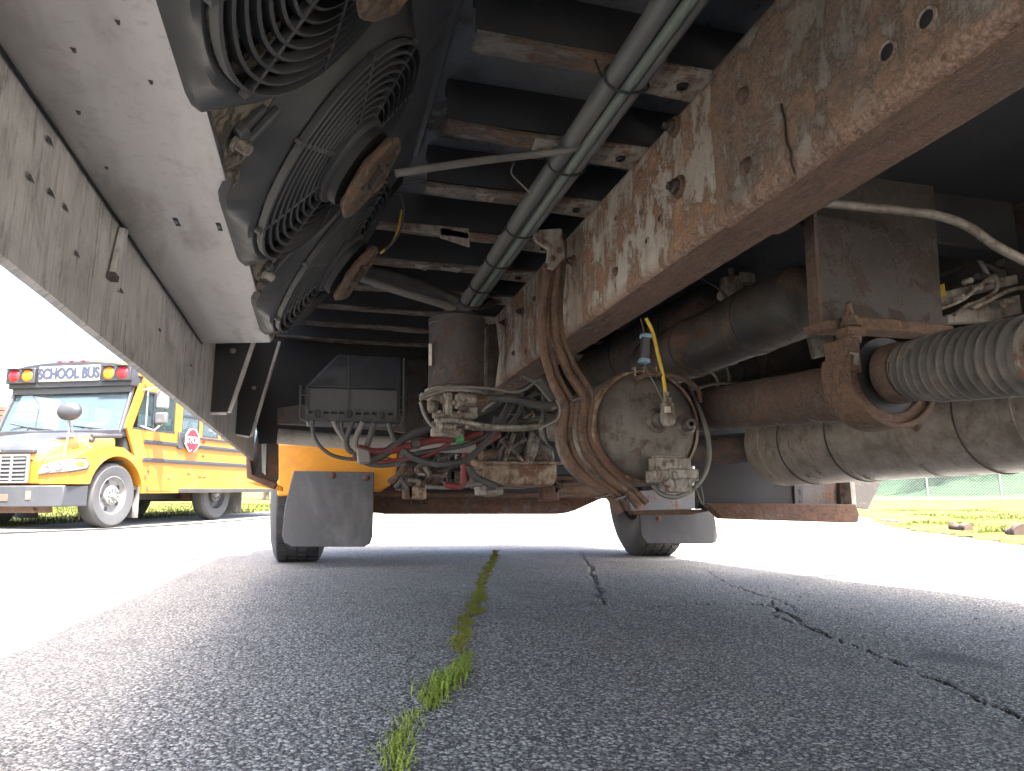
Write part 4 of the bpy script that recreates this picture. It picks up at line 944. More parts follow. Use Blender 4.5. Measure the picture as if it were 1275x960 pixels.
MB().slab([at(u, v, Y=Yb-.02) for u, v in [(786, 636), (880, 634), (880, 626), (930, 628), (900, 633), (860, 641), (790, 641)]], (0, .04, 0)).build('lower_lip', 'axle_rust', BUS, .002)
MB().slab([at(u, v, Y=3.25) for u, v in [(780, 612), (890, 606), (895, 632), (786, 637)]], (0, .03, 0)).build('step_bottom', 'dark_steel', BUS, .003)
# --- fuse box
FY = 2.20
def F(u, v, d=0): return at(u, v, Y=FY-d)
lid = [(381, 526), (381, 478), (400, 470), (424, 440), (502, 444), (500, 528)]
fb = MB().slab([F(*p) for p in [(381, 526), (379, 482), (421, 441), (500, 445), (497, 527)]], (0, .12, 0)).build('fuse_box', 'plastic', BUS, .006)
MB().slab([F(383, 482, .045), F(495, 485, .045), F(495, 516, .045), F(383, 513, .045)], (0, .05, 0)).build('lower_cover', 'plastic_grey', fb, .004)
vs = [F(383, 481, .045), F(495, 484, .045), F(500, 446, .0), F(422, 442, .0)]; MB().slab(vs, (0, .012, -.002)).build('sloping_cover', 'plastic', fb, .003)
for pts in ([(374, 480), (374, 521), (380, 524), (497, 527), (502, 523), (503, 446)], [(375, 492), (384, 492)], [(374, 506), (384, 506)], [(384, 482), (384, 524)], [(494, 484), (494, 525)], [(496, 470), (504, 470)], [(496, 495), (503, 495)], [(496, 510), (503, 510)], [(434, 443), (434, 513)]):
    MB().tube([F(u, v, .05) for u, v in pts], .0032 if len(pts) > 2 else .002, 8).build('edge_bead', 'plastic_grey', fb)
for k in range(11): MB().box(F(390+k*10, 512, .055), F(391.5+k*10, 524, .02)).build('rib', 'plastic_grey', fb)
MB().slab([F(380, 514, .046), F(498, 517, .046), F(498, 526, .046), F(380, 524, .046)], (0, .02, 0)).build('base_tray', 'plastic', fb, .002)
for u, v in ((396, 515), (435, 516), (475, 517)):
    c = F(u, v, .052); MB().lathe([(.012, 0), (.0125, .004), (.0150, .004), (.0155, 0)], c, (0, -1, 0), 28).build('latch_ring', 'plastic_grey', fb)
    MB().lathe([(.0001, .002), (.011, .002), (.012, -.004)], c, (0, -1, 0), 24).build('latch_knob', 'plastic_deep', fb)
    MB().box(c+Vector((-.0015, -.006, -.008)), c+Vector((.0015, 0, .008))).build('latch_slot', 'plastic_grey', fb)
# cables out of the fuse box
for pts, r, mt in ([[(389, 524), (390, 540), (398, 555), (412, 566), (430, 571), (450, 572)], .0055, 'hose'],
                   [[(415, 524), (420, 535), (427, 545), (434, 552)], .0065, 'hose_light'], [[(439, 526), (434, 538), (431, 550), (434, 560), (444, 565)], .0085, 'hose'],
                   [[(452, 526), (445, 540), (442, 552), (444, 562)], .009, 'hose_light'], [[(466, 527), (462, 540), (459, 550), (455, 560)], .009, 'hose'], [[(484, 527), (488, 540), (494, 552), (505, 560)], .008, 'hose'],
                   [[(425, 525), (426, 536), (432, 546)], .006, 'hose'], [[(445, 572), (470, 570), (490, 556), (505, 545), (530, 534), (545, 531)], .013, 'hose'],
                   [[(440, 566), (460, 578), (490, 578), (515, 566), (545, 560), (580, 554), (610, 540), (640, 524)], .0075, 'hose'],
                   [[(446, 558), (470, 563), (500, 558), (540, 548), (575, 545), (600, 538)], .012, 'red_hose'], [[(440, 570), (462, 576), (500, 572), (530, 568), (560, 552)], .006, 'red_hose'],
                   [[(500, 560), (520, 572), (550, 578), (580, 572), (600, 556), (612, 540), (618, 520)], .010, 'hose'],
                   [[(538, 528), (575, 531), (615, 533), (655, 533), (680, 528), (694, 520), (700, 508)], .010, 'hose_light']):
    cable('cable' if 'red' not in mt else 'red_hose', [(u, v, 2.12+.004*i) for i, (u, v) in enumerate(pts)], r, mt)
MB().slab([at(u, v, Y=2.06) for u, v in [(444, 556), (460, 560), (462, 576), (446, 578)]], (0, .04, 0)).build('cable_clamp', 'hose_light', BUS, .005)
for (u, v, mt) in ((517, 552, 'dark_steel'), (571, 545, 'green_clamp'), (572, 538, 'dark_steel')): MB().lathe([(.014, -.010), (.0175, -.010), (.0175, .012), (.014, .012)], at(u, v, Y=2.1), (1, 0, .12), 20).build('hose_clamp', mt, BUS)
# --- oil filter with the air dryer valve block beneath
OY = 1.72; oc = at(568, 486, Y=OY+.07); ot = at(570, 392, Y=OY+.07); rf = .073
of = MB().lathe([(.0001, 0), (rf*.92, 0), (rf, .006), (rf, .170), (rf*1.03, .172), (rf*1.03, .186), (rf*.9, .196), (.0001, .197)], oc, (0, 0, 1), 56).build('oil_filter', 'filter_paint', BUS)
c = at(535, 438, Y=OY+.02)
MB().slab([at(534, 428, Y=OY+.042), at(537.5, 428, Y=OY+.030), at(537.5, 455, Y=OY+.030), at(534, 455, Y=OY+.042)], (0, .004, 0)).build('paper_label', 'paper_tag', of)
MB().lathe([(.0001, .0), (rf*.80, 0), (rf*1.10, .004), (rf*1.12, .018), (rf*.98, .024), (.0001, .024)], oc+Vector((0, 0, -.020)), (0, 0, 1), 48).build('filter_base', 'bracket_grey', of)
VY = OY+.01
def V_(u, v, d=0.): return at(u, v, Y=VY-d)
dr = MB().box(V_(536, 488), V_(602, 504, -.07)).build('dryer_valve', 'cast', BUS, .005)
rnd = random.Random(4)
for (u0, v0, u1, v1, d, mt) in [(534, 498, 544, 512, .02, 'valve_grey'), (553, 488, 561, 520, .03, 'valve_grey'), (566, 490, 574, 508, .03, 'valve_grey'), (540, 510, 560, 522, .012, 'cast'), (538, 532, 572, 545, .02, 'valve_grey'), (560, 512, 588, 524, .012, 'cast'),
                                (574, 500, 590, 508, .02, 'cast'), (585, 506, 592, 522, .01, 'valve_grey'), (545, 520, 552, 534, .02, 'valve_grey'), (562, 522, 566, 536, .02, 'valve_grey'), (524, 488, 534, 498, .0, 'bracket_grey')]:
    MB().box(V_(u0, v0, d), V_(u1, v1, d-.03)).build('valve_block', mt, dr, .004)
for (u0, v0, u1, v1, r, mt) in [(570, 496, 592, 497, .016, 'valve_grey'), (592, 497, 612, 497, .012, 'motor_rust'), (537, 500, 537, 514, .010, 'valve_grey'), (556, 492, 557, 516, .007, 'valve_grey'), (546, 530, 566, 532, .011, 'valve_grey')]:
    MB().lathe([(.0001, 0), (r*.9, 0), (r, .003), (r, .014), (r*.8, .017), (r*.8, (V_(u1, v1, .03)-V_(u0, v0, .03)).length), (.0001, (V_(u1, v1, .03)-V_(u0, v0, .03)).length)], V_(u0, v0, .03), V_(u1, v1, .03)-V_(u0, v0, .03), 20).build('fitting', mt, dr)
for k in range(16):
    u, v = rnd.uniform(536, 592), rnd.uniform(492, 542); MB().hexa(V_(u, v, .025), (rnd.uniform(-.2, .2), -1, rnd.uniform(-.2, .2)), rnd.uniform(.004, .007), .012).build('bolt', rnd.choice(['valve_grey', 'cast', 'pan']), dr, .0008)
MB().lathe([(.006, -.002), (.012, -.002), (.012, .004), (.006, .004)], V_(549, 531, .03), (0, -1, 0), 18).build('port_ring', 'valve_grey', dr)
def c2(pts, r, mt, nm='cable', y=None): cable(nm, [(u, v, (y or VY-.03)) for u, v in pts], r, mt)
c2([(523, 498), (530, 490), (548, 484), (580, 482), (612, 484), (640, 488), (655, 484), (668, 474)], .0042, 'hose_light')
c2([(523, 500), (528, 515), (536, 528), (548, 538), (556, 541)], .0042, 'hose_light')
c2([(523, 498), (535, 492), (556, 486), (566, 486)], .003, 'valve_grey')
c2([(541, 523), (570, 524), (610, 531), (650, 532), (682, 529)], .0062, 'valve_grey', 'brake_pipe', VY-.05)
c2([(608, 496), (640, 497), (665, 503), (690, 505), (697, 500)], .0105, 'hose', 'hose')
c2([(600, 512), (620, 498), (642, 494)], .004, 'hose_light'); c2([(592, 516), (612, 508), (632, 492), (650, 488)], .008, 'hose', 'hose', 1.9)
c2([(622, 528), (632, 510), (640, 494), (648, 488)], .013, 'hose', 'hose', 1.95); c2([(634, 530), (645, 515), (652, 500), (668, 488)], .006, 'hose', 'cable', 1.85)
c2([(652, 488), (652, 500), (652, 486)], .003, 'hose'); c2([(676, 486), (677, 520), (680, 548), (692, 560), (703, 560)], .0055, 'hose', 'hose', 1.9)
c2([(650, 468), (668, 478), (690, 505)], .005, 'hose_light', 'cable', 1.8); c2([(672, 470), (684, 486), (690, 498)], .018, 'hose', 'hose', 2.1)
# --- engine bay: bell housing, gearbox, pan, mass of the engine
EY = 2.9
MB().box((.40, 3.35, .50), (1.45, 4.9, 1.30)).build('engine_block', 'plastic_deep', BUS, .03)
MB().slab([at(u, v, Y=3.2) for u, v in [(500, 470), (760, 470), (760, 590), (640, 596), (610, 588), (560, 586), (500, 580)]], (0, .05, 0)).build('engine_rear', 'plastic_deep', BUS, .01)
tp = MB(); P4 = [at(u, v, Y=EY) for u, v in [(602, 577), (694, 577), (694, 598), (688, 605), (612, 605), (602, 597)]]
pn = tp.slab(P4, (0, .42, .0)).build('oil_pan', 'pan', BUS, .012)
MB().slab([at(u, v, Y=EY-.01) for u, v in [(598, 574), (702, 575), (702, 578), (598, 578)]], (0, .46, 0)).build('pan_flange', 'pan', pn, .002)
gh = MB().slab([at(u, v, Y=EY+.03) for u, v in [(622, 575), (628, 545), (650, 534), (662, 532), (673, 546), (690, 560), (692, 575)]], (0, .35, 0)).build('gearbox', 'cast', BUS, .012)
MB().slab([at(u, v, Y=EY-.02) for u, v in [(655, 574), (657, 552), (662, 533), (672, 547), (670, 562), (664, 575)]], (0, .06, 0)).build('casting_rib', 'valve_grey', gh, .006)
for u0, v0, u1, v1 in ((625, 548, 652, 574), (640, 540, 628, 574), (675, 556, 688, 574), (632, 560, 655, 546)): MB().tube([at(u0, v0, Y=EY+.0), at(u1, v1, Y=EY+.0)], .010, 8).build('casting_rib', 'cast', gh)
for u, v in ((630, 568), (643, 566), (654, 570), (676, 566), (685, 570), (660, 571), (634, 552)): MB().hexa(at(u, v, Y=EY-.01), (0, -1, 0), .011, .014).build('bolt', 'motor_rust', gh, .001)
MB().tube([at(679, 530, Y=2.6), at(700, 532, Y=2.55), at(720, 534, Y=2.5)], .058, 24).build('transmission_tail', 'cast', BUS)
MB().cyl(at(598, 566, Y=2.86), at(615, 566, Y=2.9), .022, 16).build('shift_linkage', 'motor_rust', BUS)
rnd = random.Random(9)
def e2(pts, r, mt, nm='hose', y=2.75): cable(nm, [(u, v, y) for u, v in pts], r, mt)
e2([(520, 556), (545, 550), (575, 547), (600, 541)], .020, 'red_hose', 'red_hose')
e2([(580, 560), (578, 575), (577, 598), (576, 604), (570, 606), (553, 604)], .013, 'red_hose', 'red_hose'); e2([(575, 560), (590, 556), (604, 552), (622, 540)], .013, 'red_hose', 'red_hose')
e2([(582, 572), (592, 578), (602, 580)], .018, 'pan'); e2([(582, 580), (592, 594), (604, 600), (618, 606)], .016, 'hose'); e2([(530, 606), (560, 607), (600, 602)], .008, 'hose_light')
e2([(595, 611), (610, 613), (625, 610)], .020, 'cast', 'drain_pipe', 2.9); e2([(598, 606), (599, 616)], .026, 'valve_grey', 'pipe_collar', 2.9)
for k in range(44):
    u = rnd.uniform(495, 605); v = rnd.uniform(565, 600); e2([(u, v), (u+rnd.uniform(-14, 14), v+rnd.uniform(-4, 10)), (u+rnd.uniform(-24, 24), min(608, v+rnd.uniform(-5, 18)))], rnd.uniform(.004, .013), rnd.choice(['axle_rust', 'hose', 'cast', 'dark_steel', 'motor_rust', 'hose_light']), rnd.choice(['hose', 'brake_pipe', 'cable']), rnd.uniform(2.9, 3.15))
for k in range(38):
    u = rnd.uniform(600, 705); v = rnd.uniform(495, 560); e2([(u, v), (u+rnd.uniform(-20, 20), v+rnd.uniform(-8, 12)), (u+rnd.uniform(-30, 30), v+rnd.uniform(-14, 22))], rnd.uniform(.004, .012), rnd.choice(['hose', 'hose', 'cast', 'dark_steel', 'hose_light']), rnd.choice(['hose', 'cable']), rnd.uniform(2.9, 3.1))
for (u0, v0, u1, v1, mt) in [(532, 580, 552, 602, 'motor_rust'), (508, 600, 528, 622, 'pan'), (504, 575, 512, 622, 'axle_rust'), (556, 575, 564, 605, 'dark_steel'), (703, 588, 730, 604, 'axle_rust'), (676, 604, 690, 624, 'axle_rust'), (516, 570, 526, 590, 'cast'), (690, 604, 745, 616, 'motor_rust'), (610, 556, 622, 572, 'motor_rust'), (560, 578, 570, 600, 'cast')]:
    MB().box(at(u0, v0, Y=3.30), at(u1, v1, Y=3.38)).build('engine_bracket', mt, BUS, .008)
e2([(700, 604), (730, 600), (745, 590)], .012, 'axle_rust', 'brake_pipe', 3.2); e2([(690, 595), (720, 596), (760, 600)], .01, 'axle_rust', 'brake_pipe', 3.2)
for k in range(9):
    u = 470+rnd.uniform(0, 260); MB().hexa(at(u, 627+rnd.uniform(-2, 4), Y=4.03), (0, -1, 0), .011, .012).build('bolt', 'axle_rust', BUS)
# --- near bracketry at the rail's far end
MB().slab([at(u, v, Y=2.05) for u, v in [(607, 405), (618, 402), (622, 440), (616, 490), (606, 486)]], (0, .03, 0)).build('engine_mount', 'plate_brown', BUS, .004)
# mirrors that throw their shadows on the lot
for y, x in ((3.6, -.50), (4.95, -.32)):
    MB().cyl((x, y, 1.5), (x, y, 2.1), .10, 16).build('side_mirror', 'bus_black', BUS, .01); MB().tube([(x, y, 1.6), (-.1, y+.05, 1.5)], .012, 8).build('mirror_arm', 'bus_black', BUS)

# ================================================================== the other school bus
# local axes: x back along the bus, y from its left side (0) to its right side, z up; origin where the front left tyre stands
pit = math.radians(1.8)
ex = Vector((BD.x*math.cos(pit), BD.y*math.cos(pit), math.sin(pit))); ey = BL.copy(); ez = ex.cross(ey).normalized()
if ez.z < 0: ez = -ez
B2 = thing('school_bus', 'yellow school bus with red stop sign, parked in the sun beside the lot', 'bus')
Mx = Matrix.Identity(4)
for k in range(3): Mx[k][0] = ex[k]; Mx[k][1] = ey[k]; Mx[k][2] = ez[k]; Mx[k][3] = (BW.x, BW.y, .03)[k]
B2.matrix_world = Mx
Wd, Hh, Ln = 2.36, 2.78, 6.2; FL, WB, WT = .52, 1.56, 2.22
def pb(a, b_, name, mt, par=None, bv=.0): return MB().box(a, b_).build(name, mt, par or B2, bv)
# side walls: sheet below the windows, header above, pillars between
wins = [(1.62, 2.16), (2.26, 2.80), (2.90, 3.44), (3.54, 4.08), (4.18, 4.72), (4.82, 5.36), (5.46, 6.0)]
for y0, y1 in ((0, .04), (Wd-.04, Wd)):
    if y0 == 0: side = MB().prism([(.62, FL), (Ln, FL), (Ln, WB), (.18, WB), (.42, 1.10), (.56, .90)], .04, 'y', 0).build('body_side', 'bus_yellow', B2)
    else: side = MB().prism([(.62, FL), (Ln, FL), (Ln, WB), (.18, WB), (.42, 1.10), (.56, .90)], .04, 'y', y0).build('body_side', 'bus_yellow', B2)
    MB().box((.50, y0, WT), (Ln, y1, WT+.24)).build('window_header', 'bus_yellow', B2)
    MB().prism([(.14, WB), (.30, WB), (.60, WT+.1), (.44, WT+.1)], .04, 'y', y0).build('front_pillar', 'bus_yellow', B2)
    for x0, x1 in [(1.42, 1.62)]+[(a[1], b_[0]) for a, b_ in zip(wins[:-1], wins[1:])]+[(6.0, Ln)]: MB().box((x0, y0+.003, WB), (x1, y1-.003, WT)).build('window_pillar', 'bus_yellow', B2)
    for a, b_ in wins:
        ym = (y0+y1)/2; f = MB().box((a, ym-.012, WB), (b_, ym+.012, WB+.03)).box((a, ym-.012, WT-.03), (b_, ym+.012, WT)).box((a, ym-.012, WB+.03), (a+.025, ym+.012, WT-.03)).box((b_-.025, ym-.012, WB+.03), (b_, ym+.012, WT-.03)).box((a+.025, ym-.012, 1.90), (b_-.025, ym+.012, 1.93)).build('window', 'bus_black', B2)
        MB().box((a+.02, ym-.003, WB+.02), (b_-.02, ym+.003, WT-.02)).build('pane', 'glass', f)
# driver's window: quarter light and sliding panes
dw = MB().box((.62, -.004, WB), (1.42, .03, WB+.035)).box((.62, -.004, WT-.03), (1.42, .03, WT)).box((.80, -.004, WB+.035), (.835, .03, WT-.03)).box((1.11, -.004, WB+.035), (1.13, .03, WT-.03)).build('driver_window', 'bus_black', B2)
MB().box((.44, .010, WB+.02), (1.42, .016, WT)).build('pane', 'glass_tint', dw)
MB().prism([(.30, WB), (.60, WB), (.60, WB+.03), (.34, WB+.03)], .03, 'y', -.003).build('window_sill', 'bus_black', dw)
for z, x0 in ((1.37, .60), (1.07, .60), (.56, 1.62)):
    r = MB().box((x0, -.028, z-.035), (Ln, 0, z+.035)).build('rub_rail', 'bus_black', B2, .010)
    if z > .6: MB().box((x0+.02, -.032, z-.006), (Ln, -.027, z+.006)).build('rail_groove', 'bumper_grey', r, .002)
MB().box((1.55, -.02, 1.51), (Ln, 0, 1.55)).build('rub_rail', 'bus_black', B2, .006)
# roof, domed, with black front cap
out = [(0, 0)]
prof = [(0.0, WT+.22)]+[(Wd/2-Wd/2*math.cos(PI*i/16), WT+.24+.30*math.sin(PI*i/16)**.7) for i in range(0, 17)]+[(Wd, WT+.22)]
vs = []; fs = []; m = len(prof)
for x, sc in ((.40, .93), (.52, 1.0), (Ln, 1.)):
    for (py, pz) in prof: vs.append((x, Wd/2+(py-Wd/2)*(.985 if sc < 1 else 1), WT+.22+(pz-WT-.22)*sc))
for i in range(2):
    for j in range(m-1): fs.append((i*m+j, i*m+j+1, (i+1)*m+j+1, (i+1)*m+j))
fs.append(tuple(range(m)))
rf = MB().add(vs, fs).build('roof', 'bus_yellow', B2); rf.modifiers.new('s', 'SOLIDIFY').thickness = .03
vs = []; fs = []                                       # cap leaning over the windscreen
for x, z0, z1k in ((.30, 0, 0), (.40, 0, 0)):
    pass
cap = MB(); pr2 = [(.03, 2.26)]+[(Wd/2-(Wd/2-.03)*math.cos(PI*i/16), 2.44+.26*math.sin(PI*i/16)**.55) for i in range(17)]+[(Wd-.03, 2.26)]
cap.prism(pr2, .30, 'x', .26); cp_ = cap.build('roof_cap', 'bus_black', B2, .02)
MB().box((.23, .62, 2.36), (.262, 1.74, 2.62)).build('sign_board', 'sign_cream', cp_, .008)
def M4(loc, X, Y): 
    X = Vector(X).normalized(); Y = Vector(Y).normalized(); Z = X.cross(Y); m = Matrix.Identity(4)
    for k in range(3): m[k][0] = X[k]; m[k][1] = Y[k]; m[k][2] = Z[k]; m[k][3] = loc[k]
    return m
sb = text('SCHOOL BUS', .235, 'ink', B2, M4((.226, 1.18, 2.487), (0, -1, 0), (0, 0, 1)), .003, bold=.010)
sb.scale = (.80, 1.05, 1)
for yc, a, c_ in ((.30, 'lens_red', 'lens_amber'), (2.06, 'lens_amber', 'lens_red')):
    hb_ = MB().box((.20, yc-.27, 2.34), (.27, yc+.27, 2.60)).build('lamp_housing', 'bus_black', B2, .012)
    for dy, mt in ((-.125, a), (.125, c_)): MB().lathe([(.0001, .03), (.06, .025), (.095, .008), (.10, 0)], (.20, yc+dy, 2.47), (-1, 0, 0), 28).build('warning_lamp', mt, hb_); MB().box((.12, yc+dy-.10, 2.575), (.20, yc+dy+.10, 2.585)).build('lamp_hood', 'bus_black', hb_)
for dy in (-.22, 0, .22): MB().sphere((.30, 1.18+dy, 2.70), (.05, .08, .028), 12).build('marker_lamp', 'lens_red', B2)
# windscreen
wf = MB().slab([(.13, .10, WB-.02), (.13, Wd-.10, WB-.02), (.40, Wd-.12, 2.30), (.40, .12, 2.30)], (.006, 0, 0)); ws = wf.build('windscreen', 'glass', B2)
MB().tube([(.115, .06, WB-.04), (.40, .10, 2.31)], .035, 8).build('screen_frame', 'bus_black', ws); MB().tube([(.115, Wd-.06, WB-.04), (.40, Wd-.10, 2.31)], .035, 8).build('screen_frame', 'bus_black', ws)
MB().box((.30, .08, 2.16), (.42, Wd-.08, 2.32)).build('screen_visor', 'bumper_grey', ws, .01)
MB().box((.08, .04, WB-.14), (.30, Wd-.04, WB-.02)).build('cowl', 'bus_black', B2, .02)
for y0, y1 in ((.35, .95), (1.25, 1.9)): MB().tube([(.10, y0, WB-.02), (.155, y1, WB+.05)], .010, 6).build('wiper', 'bus_black', ws)
MB().tube([(.12, 1.62, 1.56), (.26, 1.70, 1.98), (.33, 1.95, 2.2)], .007, 6).build('wiper', 'bus_black', ws)
MB().tube([(.10, 2.05, 1.66), (.16, 1.80, 1.60), (.12, 1.75, 1.56)], .012, 6).build('wiper', 'bus_black', ws)
# inside: floor, dash, wheel, seats
pb((.3, .05, FL+.05), (Ln, Wd-.05, FL+.12), 'cabin_floor', 'plastic_deep'); pb((Ln-.04, .04, FL), (Ln, Wd-.04, 1.7), 'rear_wall', 'bus_yellow'); MB().box((Ln-.04, .04, 2.25), (Ln, Wd-.04, 2.5)).build('rear_header', 'bus_yellow', B2)
pb((.28, .08, 1.0), (.62, Wd-.08, 1.5), 'dashboard', 'seat_green', None, .05)
MB().tube([(.72+.10*math.sin(a), .62+.24*math.cos(a), 1.60+.20*math.sin(a)) for a in [2*PI*i/28 for i in range(29)]], .014, 8).build('steering_wheel', 'bus_black', B2)
MB().slab([(.36, .55, 1.56), (.38, .95, 1.56), (.46, .95, 1.66), (.44, .55, 1.68)], (.01, 0, 0)).build('paper', 'stop_white', B2); MB().slab([(.352, .52, 1.64), (.352, .86, 1.62), (.40, .86, 1.68), (.40, .52, 1.70)], (.01, 0, 0)).build('paper', 'lens_red', B2)
for k in range(7):
    for y0 in (.15, 1.35): pb((1.5+.66*k, y0, .9), (1.6+.66*k, y0+.85, 1.72), 'seat', 'seat_green', None, .04)
# bonnet, fenders, face
sec = []                                                # lofted bonnet: x, half width, side z, top z
for x, hw, z0, zt in ((-1.02, .60, 1.02, 1.16), (-.98, .66, .98, 1.24), (-.80, .78, .98, 1.32), (-.3, .92, 1.05, 1.42), (.12, 1.04, 1.15, 1.50)):
    sec.append([(x, Wd/2-hw, z0), (x, Wd/2-hw*.99, zt-.12), (x, Wd/2-hw*.88, zt-.03), (x, Wd/2-hw*.45, zt), (x, Wd/2+hw*.45, zt), (x, Wd/2+hw*.88, zt-.03), (x, Wd/2+hw*.99, zt-.12), (x, Wd/2+hw, z0)])
vs = [p for q in sec for p in q]; fs = [(i*8+j, i*8+j+1, i*8+9+j, i*8+8+j) for i in range(4) for j in range(7)]+[tuple(range(8))]
hd = MB().add(vs, fs).build('bonnet', 'bus_yellow', B2, smooth=50)
sec2 = [[(p[0], p[1], p[2]+.006) for p in q[2:6]] for q in sec]; vs = [p for q in sec2 for p in q]; fs = [(i*4+j, i*4+j+1, i*4+5+j, i*4+4+j) for i in range(4) for j in range(3)]
MB().add(vs, fs).build('bonnet_top', 'bumper_grey', hd, smooth=50)
MB().box((-1.045, .52, 1.10), (-.97, Wd-.52, 1.17)).build('nose_band', 'bus_black', hd, .02)
MB().sphere((-1.05, Wd/2, 1.135), (.012, .11, .035), 16).build('badge', 'stop_white', hd); MB().sphere((-1.058, Wd/2, 1.135), (.012, .07, .018), 12).build('badge_mark', 'ink', hd)
def arch(y0, y1, name):                                 # fender with round wheel arch
    c_ = (.02, .50); R_ = .60
    top = [(-.98, .66), (-.99, .90), (-.90, 1.04), (-.60, 1.17), (-.25, 1.25), (.1, 1.24), (.38, 1.12), (.56, .95), (.62, .55)]
    a_ = [(c_[0]+R_*math.cos(t), c_[1]+R_*math.sin(t)) for t in [math.radians(4+10*i) for i in range(17)]]
    return MB().prism(top+a_+[(-.60, .66)], y1-y0, 'y', y0).build(name, 'bus_yellow', B2, .03)
for y0, y1 in ((-.02, .45), (Wd-.45, Wd+.02)): arch(y0, y1, 'fender')
MB().prism([(-.99, .66), (-1.0, 1.0), (-.93, 1.05), (-.5, 1.2), (-.5, .66)], Wd-.9, 'y', .45).build('grille_panel', 'bus_yellow', B2, .02)
gr = MB().box((-1.035, .60, .70), (-1.0, Wd-.60, 1.06)).build('grille', 'bus_black', B2, .02)
for z in [.735+.058*k for k in range(6)]: MB().box((-1.055, .64, z-.013), (-1.03, Wd-.64, z+.013)).build('grille_bar', 'chrome', gr, .004)
for y_ in (.60, .86, 1.05, 1.31, 1.50, 1.76-.03): MB().box((-1.06, y_-.02, .69), (-1.02, y_+.02, 1.07)).build('grille_post', 'chrome', gr, .006)
MB().box((-1.06, .58, 1.055), (-1.02, Wd-.58, 1.085)).build('grille_post', 'chrome', gr, .006); MB().box((-1.06, .58, .675), (-1.02, Wd-.58, .705)).build('grille_post', 'chrome', gr, .006)
for s_ in (1, -1):
    def yy2(v): return v if s_ == 1 else Wd-v
    sg = 1 if s_ == 1 else -1
    hl = MB().prism([(yy2(.46), .80), (yy2(-.02), .835), (yy2(-.02), 1.005), (yy2(.14), .995), (yy2(.40), .93)], -.03, 'x', -.985).build('headlamp', 'lens_clear', B2, .008)
    MB().prism([(-1.01, .835), (-.66, .89), (-.62, .96), (-.70, 1.02), (-1.01, 1.005)], -.03*sg, 'y', yy2(-.015)).build('lamp_side', 'lens_clear', hl, .008)
    MB().prism([(-1.0, .82), (-.64, .875), (-.59, .96), (-.69, 1.04), (-1.0, 1.02)], -.012*sg, 'y', yy2(-.018)).build('lamp_surround', 'bus_black', hl, .003)
    for y_, z_2, r_ in ((.30, .875, .045), (.12, .915, .06)): MB().lathe([(.0001, .0), (r_*.5, .004), (r_, .012), (r_*1.1, .008)], (-1.014, yy2(y_), z_2), (-1, 0, 0), 24).build('lamp_bowl', 'chrome', hl)
    MB().sphere((-.80, yy2(-.045), .95), (.08, .008, .035), 12).build('turn_lamp', 'lens_amber', hl)
bmp = MB().prism([(-1.14, Wd/2-.9), (-1.14, Wd/2+.9), (-1.0, Wd-.02), (-.58, Wd+.02), (-.58, Wd-.1), (-.95, Wd-.15), (-.95, .15), (-.58, .1), (-.58, -.02), (-1.0, .02)], .30, 'z', .34).build('front_bumper', 'bumper_grey', B2, .015)
for y_ in (.95, Wd-.95): MB().box((-1.15, y_-.17, .42), (-1.135, y_+.17, .52)).build('bumper_slot', 'axle_rust', bmp, .004)
MB().box((-1.15, .42, .44), (-1.135, .50, .56)).build('tow_hook', 'pan', bmp, .006)
for y_ in (.5, Wd-.5): MB().cyl((-1.0, y_, .28), (-.7, y_, .30), .03, 8).build('tow_bracket', 'axle_rust', B2)
pb((-.06, .25, .33), (.08, Wd-.25, .44), 'front_axle', 'axle_rust', None, .01); pb((-.95, .35, .25), (-.8, Wd-.35, .36), 'radiator_guard', 'axle_rust', None, .01)
pb((-.5, .8, .4), (4.5, 1.5, .55), 'underframe', 'plastic_deep')
def wheel2(x, y, s_=1, front=True):
    r, w2 = .50, .13
    t = MB().lathe([(.30, -w2), (.45, -w2*1.05), (.49, -w2*.8), (r, -w2*.6), (r, w2*.6), (.49, w2*.8), (.45, w2*1.05), (.37, w2*1.0), (.30, w2*.9), (.30, -w2)], (0, 0, 0), (0, -1, 0), 48).build('wheel', 'tyre_grey', B2)
    t.location = (x, y, r-.01)
    MB().lathe([(.305, .115), (.29, .12), (.28, .09), (.25, .05), (.16, .045), (.15, .10), (.12, .115), (.0001, .12)], (0, 0, 0), (0, -1, 0), 40).build('rim', 'rim_steel' if front else 'bumper_grey', t)
    for k in range(10): a = 2*PI*k/10; MB().hexa((.105*math.cos(a), -.112, .105*math.sin(a)), (0, -1, 0), .016, .03).build('wheel_nut', 'chrome', t)
    for k in range(5): a = 2*PI*(k+.5)/5; MB().lathe([(.0001, 0), (.035, 0), (.036, -.004)], (.215*math.cos(a), -.058, .215*math.sin(a)), (0, -1, 0), 14).build('hand_hole', 'plastic_deep', t)
    MB().lathe([(.0001, .03), (.04, .03), (.055, 0)], (0, -.118, 0), (0, -1, 0), 20).build('hub_cap', 'chrome', t)
wheel2(.02, .15); wheel2(.02, Wd-.15); wheel2(3.15, .30, front=False); wheel2(3.15, Wd-.30, front=False)
pb((2.9, .6, .35), (3.4, Wd-.6, .6), 'rear_axle', 'axle_rust', None, .05)
for x, y in ((.60, .02), (.60, Wd-.50), (3.95, .1)): pb((x, y, .12), (x+.02, y+.46, .62), 'mud_flap', 'flap', None, .004)
